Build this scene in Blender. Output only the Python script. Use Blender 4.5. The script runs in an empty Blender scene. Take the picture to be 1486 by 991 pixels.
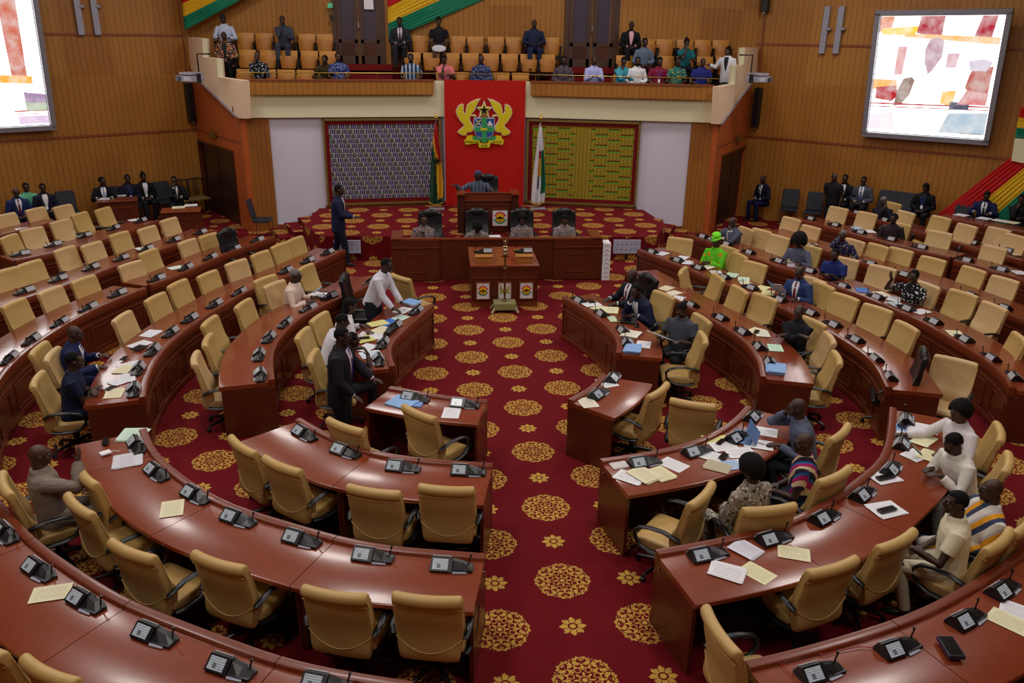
import bpy, bmesh, math, random
from mathutils import Vector, Matrix
sin, cos, pi, R_ = math.sin, math.cos, math.pi, math.radians
random.seed(7)
SC = bpy.context.scene
COL = SC.collection
# ---------------------------------------------------------------- camera
CAMZ = 5.1; FPX = 1187.428; W_, H_ = 1486, 991
F = Vector((0.08400228, 0.93230782, -0.35177514)); RI = Vector((0.99633273, -0.08434738, 0.01437424)); UP = Vector((0.0162701, 0.35169256, 0.93597416))
cd = bpy.data.cameras.new('camera'); cd.sensor_width = 36; cd.lens = FPX / W_ * 36; cd.clip_end = 200
cam = bpy.data.objects.new('camera', cd); COL.objects.link(cam)
m = Matrix((RI, UP, -F)).transposed().to_4x4(); m.translation = Vector((0, 0, CAMZ)); cam.matrix_world = m
SC.camera = cam
# ---------------------------------------------------------------- light and exposure
SC.view_settings.view_transform = 'Standard'; SC.view_settings.look = 'None'
SC.view_settings.gamma = 1; SC.view_settings.use_curve_mapping = False
SC.view_settings.exposure = 0.0
wd = bpy.data.worlds.new('world'); SC.world = wd; wd.use_nodes = True
wd.node_tree.nodes['Background'].inputs[0].default_value = (.8, .85, 1, 1); wd.node_tree.nodes['Background'].inputs[1].default_value = .15
CEIL = 8.6
def area(x, y, sx, sy, p, col=(1, .955, .91), z=CEIL - .15):
    l = bpy.data.lights.new('ceiling_lamp', 'AREA'); l.shape = 'RECTANGLE'; l.size = sx; l.size_y = sy; l.energy = p; l.color = col
    o = bpy.data.objects.new('ceiling_lamp', l); o.location = (x, y, z); COL.objects.link(o); return o
LP = [(-7, 8), (-2.5, 8), (3, 8), (8, 8), (-8, 14), (-3, 14), (4, 14), (9, 14), (-6, 20), (-1.5, 20.6), (4, 20.6), (9, 19), (-3.5, 2.5), (4, 2.5)]
for x, y in LP: area(x, y, 1.3, 1.3, 128)
# ---------------------------------------------------------------- pixel helpers: a pixel of the photograph to a world point
def ray(x, y): return F + RI * ((x - W_ / 2) / FPX) + UP * ((H_ / 2 - y) / FPX)
def at(x, y, z): v = ray(x, y); return Vector((0, 0, CAMZ)) + v * ((z - CAMZ) / v.z)
def atY(x, y, Y): v = ray(x, y); return Vector((0, 0, CAMZ)) + v * (Y / v.y)
def atP(x, y, p0, n): v = ray(x, y); o = Vector((0, 0, CAMZ)); return o + v * ((Vector(p0) - o).dot(n) / v.dot(n))
# ---------------------------------------------------------------- node expressions
class X:
    def __init__(s, nt, sock): s.nt = nt; s.s = sock
    def _m(s, op, *o):
        n = s.nt.nodes.new('ShaderNodeMath'); n.operation = op
        for i, v in enumerate((s,) + o):
            if isinstance(v, X): s.nt.links.new(v.s, n.inputs[i])
            else: n.inputs[i].default_value = v
        return X(s.nt, n.outputs[0])
    def __add__(s, o): return s._m('ADD', o)
    __radd__ = __add__
    def __sub__(s, o): return s._m('SUBTRACT', o)
    def __rsub__(s, o): return (s * -1) + o
    def __mul__(s, o): return s._m('MULTIPLY', o)
    __rmul__ = __mul__
    def __truediv__(s, o): return s._m('DIVIDE', o)
    def __gt__(s, o): return s._m('GREATER_THAN', o)
    def __lt__(s, o): return s._m('LESS_THAN', o)
    def max(s, o): return s._m('MAXIMUM', o)
    def min(s, o): return s._m('MINIMUM', o)
    def mod(s, o): return s._m('FLOORED_MODULO', o)
    def fl(s): return s._m('FLOOR')
    def sin(s): return s._m('SINE')
    def cos(s): return s._m('COSINE')
    def abs(s): return s._m('ABSOLUTE')
    def sqrt(s): return s._m('SQRT')
    def atan2(s, o): return s._m('ARCTAN2', o)
def newmat(name):
    m = bpy.data.materials.new(name); m.use_nodes = True; nt = m.node_tree
    return m, nt, nt.nodes['Principled BSDF']
def setb(b, rough=.5, spec=.5, metal=0, coat=0):
    b.inputs['Roughness'].default_value = rough; b.inputs['Specular IOR Level'].default_value = spec; b.inputs['Metallic'].default_value = metal; b.inputs['Coat Weight'].default_value = coat; b.inputs['Coat Roughness'].default_value = .13
def c4(c): return (c[0], c[1], c[2], 1)
def hexc(h):
    v = [int(h[i:i + 2], 16) / 255 for i in (0, 2, 4)]
    return tuple((x / 12.92 if x <= .04045 else ((x + .055) / 1.055) ** 2.4) for x in v)
def mix(nt, fac, a, b):
    n = nt.nodes.new('ShaderNodeMix'); n.data_type = 'RGBA'
    for i, v in ((0, fac), (6, a), (7, b)):
        if isinstance(v, X): nt.links.new(v.s, n.inputs[i])
        elif isinstance(v, bpy.types.NodeSocket): nt.links.new(v, n.inputs[i])
        else: n.inputs[i].default_value = v if i == 0 else c4(v)
    return n.outputs[2]
def noise(nt, vec, scale, detail=2, stretch=None):
    if stretch:
        mp = nt.nodes.new('ShaderNodeMapping'); mp.inputs['Scale'].default_value = stretch; nt.links.new(vec, mp.inputs[0]); vec = mp.outputs[0]
    n = nt.nodes.new('ShaderNodeTexNoise'); n.inputs['Scale'].default_value = scale; n.inputs['Detail'].default_value = detail
    nt.links.new(vec, n.inputs['Vector']); return X(nt, n.outputs[0])
def coords(nt, which='UV'):
    t = nt.nodes.new('ShaderNodeTexCoord'); s = nt.nodes.new('ShaderNodeSeparateXYZ'); nt.links.new(t.outputs[which], s.inputs[0])
    return t.outputs[which], X(nt, s.outputs[0]), X(nt, s.outputs[1]), X(nt, s.outputs[2])
_mc = {}
def mat(col, rough=.6, spec=.4, metal=0, coat=0, var=.12, vscale=12, em=0, bump=0):
    if isinstance(col, str): col = hexc(col)
    k = (tuple(round(v, 4) for v in col), rough, spec, metal, coat, var, vscale, em, bump)
    if k in _mc: return _mc[k]
    m, nt, b = newmat('surface'); setb(b, rough, spec, metal, coat)
    v, x, y, z = coords(nt, 'Object')
    n = noise(nt, v, vscale, 3)
    o = mix(nt, n, [c * (1 - var) for c in col], [min(1, c * (1 + var)) for c in col])
    nt.links.new(o, b.inputs['Base Color'])
    if em: nt.links.new(o, b.inputs['Emission Color']); b.inputs['Emission Strength'].default_value = em
    if bump:
        bn = nt.nodes.new('ShaderNodeBump'); bn.inputs['Strength'].default_value = bump; bn.inputs['Distance'].default_value = .01; nt.links.new(n.s, bn.inputs['Height']); nt.links.new(bn.outputs[0], b.inputs['Normal'])
    _mc[k] = m; return m
def wood(name, c1, c2, rough=.25, coat=.3, stretch=(6, 6, .8), sc=6, spec=.5):
    m, nt, b = newmat(name); setb(b, rough, spec, 0, coat); v, x, y, z = coords(nt, 'Object')
    n = noise(nt, v, sc, 5, stretch); n2 = noise(nt, v, 1.3, 2)
    o = mix(nt, (n * .8 + n2 * .4 - .1), c1, c2); nt.links.new(o, b.inputs['Base Color']); return m
M = {}
M['desk_top'] = wood('mahogany_top', hexc('74301a'), hexc('8b3f22'), .27, .35, (3, 3, 3), 5)
M['desk'] = wood('mahogany_panel', hexc('4a1b0e'), hexc('602612'), .35, .15)
M['desk_edge'] = wood('mahogany_edge', hexc('662814'), hexc('7a3419'), .34, .15)
M['desk_dark'] = wood('mahogany_dark', hexc('3c150b'), hexc('50200f'), .35, .15)
M['box_wood'] = wood('light_oak', hexc('9a6428'), hexc('b87e3a'), .35, .1)
M['seat_wood'] = wood('seat_beech', hexc('b87a2c'), hexc('cf9444'), .35, .15, (2, 2, 6))
M['seat_wood_dark'] = wood('seat_beech_folded', hexc('a06020'), hexc('b87a32'), .38, .1, (2, 2, 6))
M['orange_wood'] = wood('orange_ply', hexc('9c461c'), hexc('b25a28'), .4, .1, (5, 5, .6), 3)
M['door'] = wood('dark_door', hexc('1c0d0b'), hexc('2c1612'), .4, .1)
M['gdoor'] = wood('old_door', hexc('3a2218'), hexc('54382a'), .4, .1, (2, 2, 2), 8)
M['louvre'] = wood('louvre_red', hexc('4a231a'), hexc('5a2e22'), .4, .1)
M['doorglass'] = mat('49404f', .2, .6)
M['leather'] = None
def leather(name, col, rough=.42):
    m, nt, b = newmat(name); setb(b, rough, .45); v, x, y, z = coords(nt, 'Object')
    n = noise(nt, v, 5, 4); n2 = noise(nt, v, 60, 2)
    nt.links.new(mix(nt, n, [c * .86 for c in col], [c * 1.12 for c in col]), b.inputs['Base Color'])
    bn = nt.nodes.new('ShaderNodeBump'); bn.inputs['Strength'].default_value = .25; bn.inputs['Distance'].default_value = .02; nt.links.new((n + n2 * .15).s, bn.inputs['Height']); nt.links.new(bn.outputs[0], b.inputs['Normal'])
    return m
M['leather'] = leather('tan_leather', hexc('bd9b5e'))
M['leather_pale'] = leather('pale_tan_leather', hexc('c6a472'))
M['blackleather'] = leather('black_leather', hexc('17181c'), .35)
M['black'] = mat('111216', .35, .5, var=.05)
M['blackm'] = mat('15161a', .45, .5, var=.05)
M['dgrey'] = mat('2a2c33', .4)
M['chrome'] = mat('b8b8bc', .25, .5, 1)
M['white'] = mat('e8e6ea', .6, .3, var=.03)
M['greyw'] = mat('9a9aa8', .5, .3, .3)
M['wallwhite'] = mat('cfccdc', .85, .2, var=.02)
M['cream'] = mat('dcd6b4', .8, .2, var=.03)
M['peach'] = mat('e2c6a8', .8, .2, var=.03)
M['red'] = mat('b5170f', .75, .2, var=.08, vscale=30)
M['dred'] = mat('6a0c10', .8, .2, var=.1)
M['gold'] = mat('b98f3a', .35, .5, .6)
M['brass'] = mat('8e7436', .35, .5, .7)
M['redw'] = wood('trim_wood', hexc('7a3a1c'), hexc('8c4826'), .4, .1)
M['ceil'] = mat('cfc8bc', .9, .1)
# ---- carpet
def make_carpet():
    m, nt, b = newmat('medallion_carpet'); setb(b, .9, .15)
    uv, u, v, _ = coords(nt, 'UV'); S = .6745; OX, OY = 1.149, 10.783
    a = (u - OX) / S; c = (v - OY) / S
    def cell(par):
        # lattice of points where i+j has the given parity: rotate to a square lattice
        p = (a + c + par) / 2; q = (a - c + par) / 2
        pf = p - (p + .5).fl(); qf = q - (q + .5).fl()
        return pf + qf, pf - qf       # offsets in a and c
    dx, dy = cell(0.0); r = (dx * dx + dy * dy).sqrt() / .425; th = dy.atan2(dx)
    l8 = (th * 8).cos(); l16 = (th * 16).cos()
    edge = (th * 48).cos() * .03 + l8 * .035 + .95
    inside = r < edge
    # outer wreath of leaves with slits, interleaved scrolls, centre flower
    leaf = ((th * 24 + (r - .8) * 14).cos() > -.25).max((th * 24 - (r - .8) * 14).cos() > .35)
    outer = (r > (l8 * .06 + .76)) * leaf * (((r - l16 * .03 - .86).abs()) > .016)
    w1 = ((th * 8).sin() * .11 - r + .61).abs() < .026
    w2 = ((th * 8).sin() * -.11 - r + .61).abs() < .026
    curl = (l16 * (r * 26).sin() > .55) * (r > .42) * (r < .76)
    bud = (l8 > .80) * ((r - .47).abs() < .05)
    inn = (r < (l8 * .08 + .25)) * (((r - .11).abs()) > .025) * ((l16 > -.6).max(r < .08))
    inn2 = (((r - .37) - l8 * .04).abs() < .018) * (l8 < .5)
    med = (outer + w1 + w2 + curl + bud + inn + inn2).min(1.0) * inside
    dx2, dy2 = cell(1.0); r2 = (dx2 * dx2 + dy2 * dy2).sqrt() / .19; th2 = dy2.atan2(dx2)
    f1 = r2 < ((th2 * 8).cos() * .26 + (th2 * 4).cos() * .06 + .66)
    f2 = (r2 > .42) * ((th2 * 8 + r2 * 3).cos().abs() > .45) * (r2 < ((th2 * 8).cos() * .12 + .85))
    hol = ((r2 - .30).abs() > .07)
    sm = (f1 * hol + f2).min(1.0)
    pat = (med + sm).min(1.0)
    n = noise(nt, uv, 140, 2); n2 = noise(nt, uv, 2.0, 2)
    red = mix(nt, (n * .7 + n2 * .3), hexc('560710'), hexc('740d18'))
    # gold shades: bright with tan/olive interleaving
    sh = ((th * 32).cos() * .25 + (r * 60).sin() * .3 + n * .6)
    gold = mix(nt, sh.max(0.0).min(1.0), hexc('b8924a'), hexc('cba038'))
    out = mix(nt, pat, red, gold)
    nt.links.new(out, b.inputs['Base Color'])
    bn = nt.nodes.new('ShaderNodeBump'); bn.inputs['Strength'].default_value = .4; bn.inputs['Distance'].default_value = .01; nt.links.new(n.s, bn.inputs['Height']); nt.links.new(bn.outputs[0], b.inputs['Normal'])
    return m
M['carpet'] = make_carpet()
def make_panelwall(name, c1, c2, sp=.145, rough=.45):
    m, nt, b = newmat(name); setb(b, rough, .4, 0, .08)
    uv, u, v, _ = coords(nt, 'UV')
    k = (u / sp).fl(); fu = u / sp - k
    gr = ((fu - .5).abs() > .455)
    ph = (k * .37).mod(1.0)
    dash = ((v / .34 + (k.mod(2.0)) * .5).mod(1.0) < .62)
    board = ((u / 1.2).fl() * 12.9898 + (v / 1.95).fl() * 7.3).sin() * 43.7; bt = board - board.fl()
    n = noise(nt, uv, 3, 4, (9, .8, 1))
    base = mix(nt, (n * .55 + bt * .5), c1, c2)
    col = mix(nt, gr * (dash * .8 + .2), base, [c * .28 for c in c1])
    nt.links.new(col, b.inputs['Base Color']); return m
M['wall'] = make_panelwall('slatted_wood_wall', hexc('90571c'), hexc('b07a32'))
M['pillar'] = make_panelwall('slatted_wood_pillar', hexc('8a521c'), hexc('9c6426'), .12)
# ---------------------------------------------------------------- mesh helpers
def uvgen(me):
    ul = me.uv_layers.new(name='UVMap')
    for p in me.polygons:
        n = p.normal
        for li in p.loop_indices:
            co = me.vertices[me.loops[li].vertex_index].co
            if abs(n.z) > .7: ul.data[li].uv = (co.x, co.y)
            else:
                t = Vector((-n.y, n.x)); t = t.normalized() if t.length > 1e-6 else Vector((1, 0))
                if t.x < 0 or (abs(t.x) < 1e-3 and t.y < 0): t = -t
                ul.data[li].uv = (co.x * t.x + co.y * t.y, co.z)
class MB:
    def __init__(s): s.v = []; s.f = []; s.mi = []
    def add(s, vs, fs, mi=0):
        b = len(s.v); s.v += [tuple(v) for v in vs]; s.f += [tuple(i + b for i in f) for f in fs]; s.mi += [mi] * len(fs); return s
    def box(s, c, d, rz=0, mi=0, M4=None):
        cx, cy, cz = c; x, y, z = d[0] / 2, d[1] / 2, d[2] / 2; vs = []
        for a, b_, e in ((-1, -1, -1), (1, -1, -1), (1, 1, -1), (-1, 1, -1), (-1, -1, 1), (1, -1, 1), (1, 1, 1), (-1, 1, 1)):
            px, py = a * x, b_ * y
            vs.append(Vector((cx + px * cos(rz) - py * sin(rz), cy + px * sin(rz) + py * cos(rz), cz + e * z)))
        if M4: vs = [M4 @ v for v in vs]
        return s.add(vs, [(0, 3, 2, 1), (4, 5, 6, 7), (0, 1, 5, 4), (1, 2, 6, 5), (2, 3, 7, 6), (3, 0, 4, 7)], mi)
    def prism(s, pts, a, b, mi=0):
        """pts: 3D polygon; a,b offset vectors -> extruded solid"""
        n = len(pts); P = [Vector(p) for p in pts]
        vs = [p + a for p in P] + [p + b for p in P]
        nn = Vector((0, 0, 0))
        for i in range(n): nn += P[i].cross(P[(i + 1) % n])
        fl = nn.dot(b - a) < 0
        f = [tuple(range(n)) if fl else tuple(reversed(range(n))), tuple(range(n, 2 * n)) if not fl else tuple(reversed(range(n, 2 * n)))]
        for i in range(n):
            j = (i + 1) % n; q = (i, j, n + j, n + i); f.append(tuple(reversed(q)) if fl else q)
        return s.add(vs, f, mi)
    def tube(s, path, r, seg=8, mi=0, flat=None, cap=True):
        P = [Vector(p) for p in path]; n = len(P); rs = r if isinstance(r, (list, tuple)) else [r] * n
        prev = None; rings = []
        for i in range(n):
            t = (P[min(i + 1, n - 1)] - P[max(i - 1, 0)]).normalized()
            if prev is None: u = t.cross(Vector((0, 0, 1))); u = t.cross(Vector((1, 0, 0))) if u.length < .05 else u; u.normalize()
            else: u = (prev - t * prev.dot(t)).normalized()
            prev = u; w = t.cross(u)
            fx, fy = flat or (1, 1)
            rings.append([P[i] + u * (cos(2 * pi * k / seg) * rs[i] * fx) + w * (sin(2 * pi * k / seg) * rs[i] * fy) for k in range(seg)])
        return s.loft(rings, cap, mi)
    def loft(s, rings, cap=True, mi=0):
        n = len(rings); k = len(rings[0]); vs = [v for r in rings for v in r]; f = []
        for i in range(n - 1):
            for j in range(k):
                a = i * k + j; b = i * k + (j + 1) % k; f.append((a, b, b + k, a + k))
        if cap: f.append(tuple(reversed(range(k)))); f.append(tuple(range((n - 1) * k, n * k)))
        return s.add(vs, f, mi)
    def lathe(s, prof, c=(0, 0, 0), seg=16, mi=0):
        rings = [[Vector((c[0] + r * cos(2 * pi * k / seg), c[1] + r * sin(2 * pi * k / seg), c[2] + z)) for k in range(seg)] for r, z in prof]
        return s.loft(rings, True, mi)
    def ell(s, c, r, M3=None, seg=14, rings=9, mi=0, fn=None):
        c = Vector(c); vs = []; f = []
        for i in range(rings + 1):
            ph = pi * i / rings
            for j in range(seg):
                t = 2 * pi * j / seg; d = Vector((sin(ph) * cos(t), sin(ph) * sin(t), cos(ph)))
                k = fn(d) if fn else 1
                p = Vector((d.x * r[0] * k, d.y * r[1] * k, d.z * r[2] * k))
                if M3: p = M3 @ p
                vs.append(c + p)
        for i in range(rings):
            for j in range(seg):
                a = i * seg + j; b = i * seg + (j + 1) % seg
                if i == 0: f.append((a, a + seg, b + seg))
                elif i == rings - 1: f.append((a, a + seg, b))
                else: f.append((a, a + seg, b + seg, b))
        return s.add(vs, f, mi)
    def mesh(s, name, mats, smooth=False, uv=False, weld=False):
        me = bpy.data.meshes.new(name); me.from_pydata(s.v, [], s.f)
        for mm in (mats if isinstance(mats, (list, tuple)) else [mats]): me.materials.append(mm)
        me.polygons.foreach_set('material_index', s.mi)
        if weld:
            bm = bmesh.new(); bm.from_mesh(me); bmesh.ops.remove_doubles(bm, verts=bm.verts, dist=1e-5); bmesh.ops.recalc_face_normals(bm, faces=bm.faces); bm.to_mesh(me); bm.free()
        if smooth:
            me.polygons.foreach_set('use_smooth', [True] * len(me.polygons))
            try: me.set_sharp_from_angle(angle=R_(50))
            except Exception: pass
        me.update()
        if uv: uvgen(me)
        return me
    def obj(s, name, mats, parent=None, smooth=False, uv=False, weld=False, loc=None, rz=0):
        o = bpy.data.objects.new(name, s.mesh(name, mats, smooth, uv, weld)); COL.objects.link(o)
        if parent: o.parent = parent
        if loc is not None: o.location = loc; o.rotation_euler.z = rz
        return o
def tag(o, label=None, cat=None, group=None, kind=None):
    if label: o['label'] = label
    if cat: o['category'] = cat
    if group: o['group'] = group
    if kind: o['kind'] = kind
    return o
def thing(name, label, cat, loc=(0, 0, 0), rz=0, group=None):
    o = bpy.data.objects.new(name, None); o.empty_display_size = .1; COL.objects.link(o); o.location = loc; o.rotation_euler.z = rz
    return tag(o, label, cat, group)
def struct(o): o['kind'] = 'structure'; return o
_kids = {}
def tree(o):
    if o.name not in _kids: _kids[o.name] = [c for c in COL.objects if c.parent == o]
    return _kids[o.name]
def dup(root, loc, rz, label, group=None, only=None, flag=[0]):
    r = root.copy(); COL.objects.link(r); r.location = loc; r.rotation_euler.z = rz; r['label'] = label
    if group: r['group'] = group
    def rec(o, p):
        for ch in tree(o):
            if only and ch.name.split('.')[0] in only: continue
            c = ch.copy(); COL.objects.link(c); c.parent = p; rec(ch, c)
    rec(root, r); return r
def bev(o, w=.004, seg=2):
    b = o.modifiers.new('b', 'BEVEL'); b.width = w; b.segments = seg; b.limit_method = 'ANGLE'; return o
ORD = ['first', 'second', 'third', 'fourth', 'fifth', 'sixth', 'seventh', 'eighth', 'ninth', 'tenth', 'eleventh', 'twelfth', 'thirteenth', 'fourteenth', 'fifteenth', 'sixteenth']
# ================================================================ ROOM
CL = Vector((-7.1, 25.3)); CR = Vector((9.15, 24.35))
PL = [Vector((-5.1, 22.2)), Vector((.14, 22.95))]; PR = [Vector((2.3, 22.9)), Vector((7.35, 21.7))]
LW = CL + Vector((-4.1, -3.0)) * 1.75; RW = CR + Vector((5.1, -4.75)) * 1.45
def B_(x): return 25.3 - (x + 7.1) * (25.3 - 24.35) / 16.25
fl = MB().add([(-15, -2, 0), (18, -2, 0), (18, 26.5, 0), (-15, 26.5, 0), (-15, -2, -.2), (18, -2, -.2), (18, 26.5, -.2), (-15, 26.5, -.2)], [(0, 1, 2, 3), (7, 6, 5, 4), (0, 4, 5, 1), (1, 5, 6, 2), (2, 6, 7, 3), (3, 7, 4, 0)])
struct(fl.obj('floor', M['carpet'], uv=True))
struct(MB().box((1.5, 12.2, CEIL + .1), (33, 29, .2)).obj('ceiling', M['ceil']))
def wallseg(name, a, b, z0, z1, t, m, inward):
    """vertical wall from a to b, thickness t on the side away from `inward`"""
    a = Vector((a[0], a[1], 0)); b = Vector((b[0], b[1], 0)); d = (b - a).normalized(); n = Vector((-d.y, d.x, 0))
    if n.dot(Vector((inward[0], inward[1], 0)) - a) > 0: n = -n
    q = [a + Vector((0, 0, z0)), b + Vector((0, 0, z0)), b + Vector((0, 0, z1)), a + Vector((0, 0, z1))]
    return struct(MB().prism(q, n * t, n * 0.0).obj(name, m, uv=True))
CEN = (1.1, 12)
wallseg('wall_left', LW, CL, 0, CEIL, .2, M['wall'], CEN)
wallseg('wall_right', CR, RW, 0, CEIL, .2, M['wall'], CEN)
wallseg('wall_left_side', (LW.x, LW.y), (LW.x, -2), 0, CEIL, .2, M['wall'], CEN)
wallseg('wall_right_side', (RW.x, RW.y), (RW.x, -2), 0, CEIL, .2, M['wall'], CEN)
wallseg('wall_back', (LW.x, -2), (RW.x, -2), 0, CEIL, .2, M['wall'], CEN)
wallseg('wall_front', CL, CR, 3.0, CEIL, .2, M['wall'], CEN)
def wn(a, b):
    d = (b - a).normalized(); n = Vector((-d.y, d.x, 0)); n = -n if n.y > 0 else n; return Vector((d.x, d.y, 0)), n
LD, LN = wn(LW, CL); RD, RN = wn(CR, RW)
LN = Vector((LD.y, -LD.x, 0)); RN = Vector((RD.y, -RD.x, 0))
def v3(p, z): return Vector((p[0], p[1], z))
# seams on the side walls
def strip(name, a, b, z, h, t, n, m):
    q = [v3(a, z - h / 2), v3(b, z - h / 2), v3(b, z + h / 2), v3(a, z + h / 2)]
    return struct(MB().prism(q, n * .002, n * t).obj(name, m))
for k, z in enumerate((2.35, 4.93)):
    strip('trim_%d' % (k + 1), LW, CL, z, .06, .025, LN, M['redw'])
    strip('trim_%d' % (k + 3), CR, RW, z, .06, .025, RN, M['redw'])
# front wall behind the dais
for nm, (a, b) in (('left', PL), ('right', PR)):
    d = (b - a).normalized(); n = Vector((d.y, -d.x, 0)); off = -n * .12
    A = v3(a, 0) + off; Bb = v3(b, 0) + off
    L = (b - a).length
    def pt(s, z, A=A, d=d): return A + Vector((d.x, d.y, 0)) * s + Vector((0, 0, z))
    ink = (L - .72) if nm == 'left' else .72
    def pl(name, s0, s1, z0, z1, t, m, uv=True):
        return struct(MB().prism([pt(s0, z0), pt(s1, z0), pt(s1, z1), pt(s0, z1)], -n * .15, n * t).obj(name, m, uv=uv))
    if nm == 'left':
        pl('wall_front_left', -.02, L, 0, 3.1, 0, M['wallwhite']); pl('trim_5', -.05, .70, 0, 3.05, .05, M['pillar'])
    else:
        pl('wall_front_right', 0, L + .02, 0, 3.1, 0, M['wallwhite']); pl('trim_6', L - .70, L + .05, 0, 3.05, .05, M['pillar'])
    # stepped skirting
    st = [(.70, 1.25, .16), (1.25, 1.62, .30), (1.62, 2.0, .46), (2.0, 5.3, .64)]
    sk = MB()
    for s0, s1, h in st:
        z0 = max(0, h - .22)
        q = (s0, s1) if nm == 'left' else (L - s1, L - s0)
        sk.prism([pt(q[0], z0), pt(q[1], z0), pt(q[1], h), pt(q[0], h)], n * .0, n * .06)
    struct(sk.obj('baseboard_' + nm, M['redw']))
# red centre panel
DZ_ = .581
rp = MB().prism([(.14, 22.86, DZ_), (2.32, 22.86, DZ_), (2.32, 22.86, 3.93), (.14, 22.86, 3.93)], Vector((0, 0, 0)), Vector((0, .04, 0)))
struct(MB().box((1.23, 23.1, 1.76), (2.17, .38, 2.36)).obj('wall_front_center', M['dred']))
tag(rp.obj('backdrop_panel', M['red'], uv=True), 'tall red fabric backdrop panel behind the presiding chair', 'panel')
# side orange walls + doors
DZ = .58
def side(nm, a, b, xs):
    a3, b3 = v3(a, 0), v3(b, 0); d = (b3 - a3).normalized(); n = Vector((d.y, -d.x, 0))
    if n.dot(v3(CEN, 0) - a3) < 0: n = -n
    P = lambda x, y: atP(x, y, a3, n)
    door, slope, steps, frm = xs
    # door span along the wall
    s0 = (P(*door[0]) - a3).dot(d); s1 = (P(*door[1]) - a3).dot(d); s0, s1 = sorted((s0, s1)); L = (b3 - a3).length
    h = 2.02
    q = lambda s, z: a3 + d * s + Vector((0, 0, z))
    w = MB()
    tp = lambda u: 3.2 + .95 * ((u / L) if nm == 'left' else (1 - (u) / L) if False else (u / L))
    for (u0, u1, z0) in ((0, s0, 0), (s1, L, 0), (s0, s1, h)):
        w.prism([q(u0, z0), q(u1, z0), q(u1, tp(u1)), q(u0, tp(u0))], n * 0, -n * .15)
    struct(w.obj('wall_%s_return' % nm, M['orange_wood'], uv=True))
    struct(MB().prism([q(0, 2.33), q(L, 2.33), q(L, 2.37), q(0, 2.37)], n * .001, n * .015).obj('trim_%d' % (7 if nm == 'left' else 8), M['redw']))
    dr = MB(); hw = (s1 - s0) / 2
    for k in range(2):
        u0 = s0 + k * hw
        dr.prism([q(u0 + .01, .01), q(u0 + hw - .01, .01), q(u0 + hw - .01, h - .03), q(u0 + .01, h - .03)], -n * .13, -n * .08)
        dr.prism([q(u0 + .12, .3), q(u0 + hw - .12, .3), q(u0 + hw - .12, h - .25), q(u0 + .12, h - .25)], -n * .08, -n * .07)
    dd = struct(dr.obj('door_%d' % (1 if nm == 'left' else 2), M['door']))
    fr = MB()
    for (u0, u1, z0, z1) in ((s0 - .05, s0, 0, h), (s1, s1 + .05, 0, h), (s0 - .05, s1 + .05, h, h + .05)):
        fr.prism([q(u0, z0), q(u1, z0), q(u1, z1), q(u0, z1)], n * .02, -n * .12)
    fr.obj('door_frame', M['desk_dark'], dd)
    # stepped parapet with slanted underside
    pp = [P(*p) for p in steps]
    struct(MB().prism(pp, -n * .12, n * .06).obj('wall_%s_parapet' % nm, M['peach']))
    sl = [P(*p) for p in slope]
    struct(MB().tube([p + n * .07 for p in sl], .03, 6).obj('trim_%d' % (9 if nm == 'left' else 10), M['greyw']))
    # return faces of the steps, cream
    rt = MB()
    for (p, r_) in frm:
        A1, A2 = P(*p), P(*r_); rt.prism([A1 + n * .062, A2 + n * .062, A2 + n * .062 + Vector((.14 if nm == 'left' else -.14, -.02, 0)), A1 + n * .062 + Vector((.14 if nm == 'left' else -.14, -.02, 0))], Vector((0, 0, 0)), Vector((0, .12, 0)))
    struct(rt.obj('wall_%s_parapet_ends' % nm, M['cream']))
    s_ = P(*((312, 196) if nm == 'left' else (1070, 202)))
    ex = MB().box((0, 0, 0), (.30, .10, .16)); ex.box((0, 0, .14), (.04, .04, .14))
    tag(ex.obj('exit_lamp', M['brass'], loc=s_ + n * .08, rz=math.atan2(d.y, d.x)), 'small brass lamp over the %s side doorway' % nm, 'lamp')
side('left', PL[0], CL, [((293, 250), (341, 250)), [(294, 118), (348, 170)],
     [(276, 54), (297, 56), (298, 83), (318, 85), (320, 112), (355, 117), (358, 172), (348, 171), (294, 118), (280, 100)],
     [((297, 56), (298, 83)), ((318, 85), (320, 112))]])
side('right', PR[1], CR, [((1046, 250), (1079, 250)), [(1086, 122), (1043, 180)],
     [(1097, 69), (1078, 69), (1076, 94), (1065, 95), (1063, 122), (1041, 126), (1038, 180), (1044, 180), (1087, 122), (1095, 105)],
     [((1078, 69), (1076, 94)), ((1065, 95), (1063, 122))]])
# gallery fascia, wooden front boxes and floor tiers
def fascia(nm, a, b, bx, top):
    d = (b - a).normalized(); n = Vector((d.y, -d.x, 0)); d3 = Vector((d.x, d.y, 0)); a3 = v3(a, 0); L = (b - a).length
    q = lambda s, z: a3 + d3 * s + Vector((0, 0, z))
    prof = [(0, 2.98), (0, 3.9), (-.14, 3.9), (-.14, 3.2), (-.6, 3.2), (-.6, 2.98)]
    f = MB(); f.prism([q(0, z) + n * y for y, z in prof], d3 * 0, d3 * L)
    struct(f.obj('wall_gallery_%s' % nm, M['cream'], uv=True))
    s0, s1 = bx
    bxm = MB().prism([q(s0, 3.56), q(s1, 3.56), q(s1, 3.90), q(s0, 3.90)], n * .0, n * .14)
    struct(bxm.obj('wall_gallery_%s_cladding' % nm, M['wall'], uv=True))
    cp = MB().prism([q(s0 - .02, 3.90), q(s1 + .02, 3.90), q(s1 + .02, 3.93), q(s0 - .02, 3.93)], -n * .16, n * .16)
    struct(cp.obj('trim_%d' % (11 if nm == 'left' else 12), M['redw']))
    return d3, n, q, L
fL = fascia('left', PL[0], PL[1], (.32, 5.0), 3.93)
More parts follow.
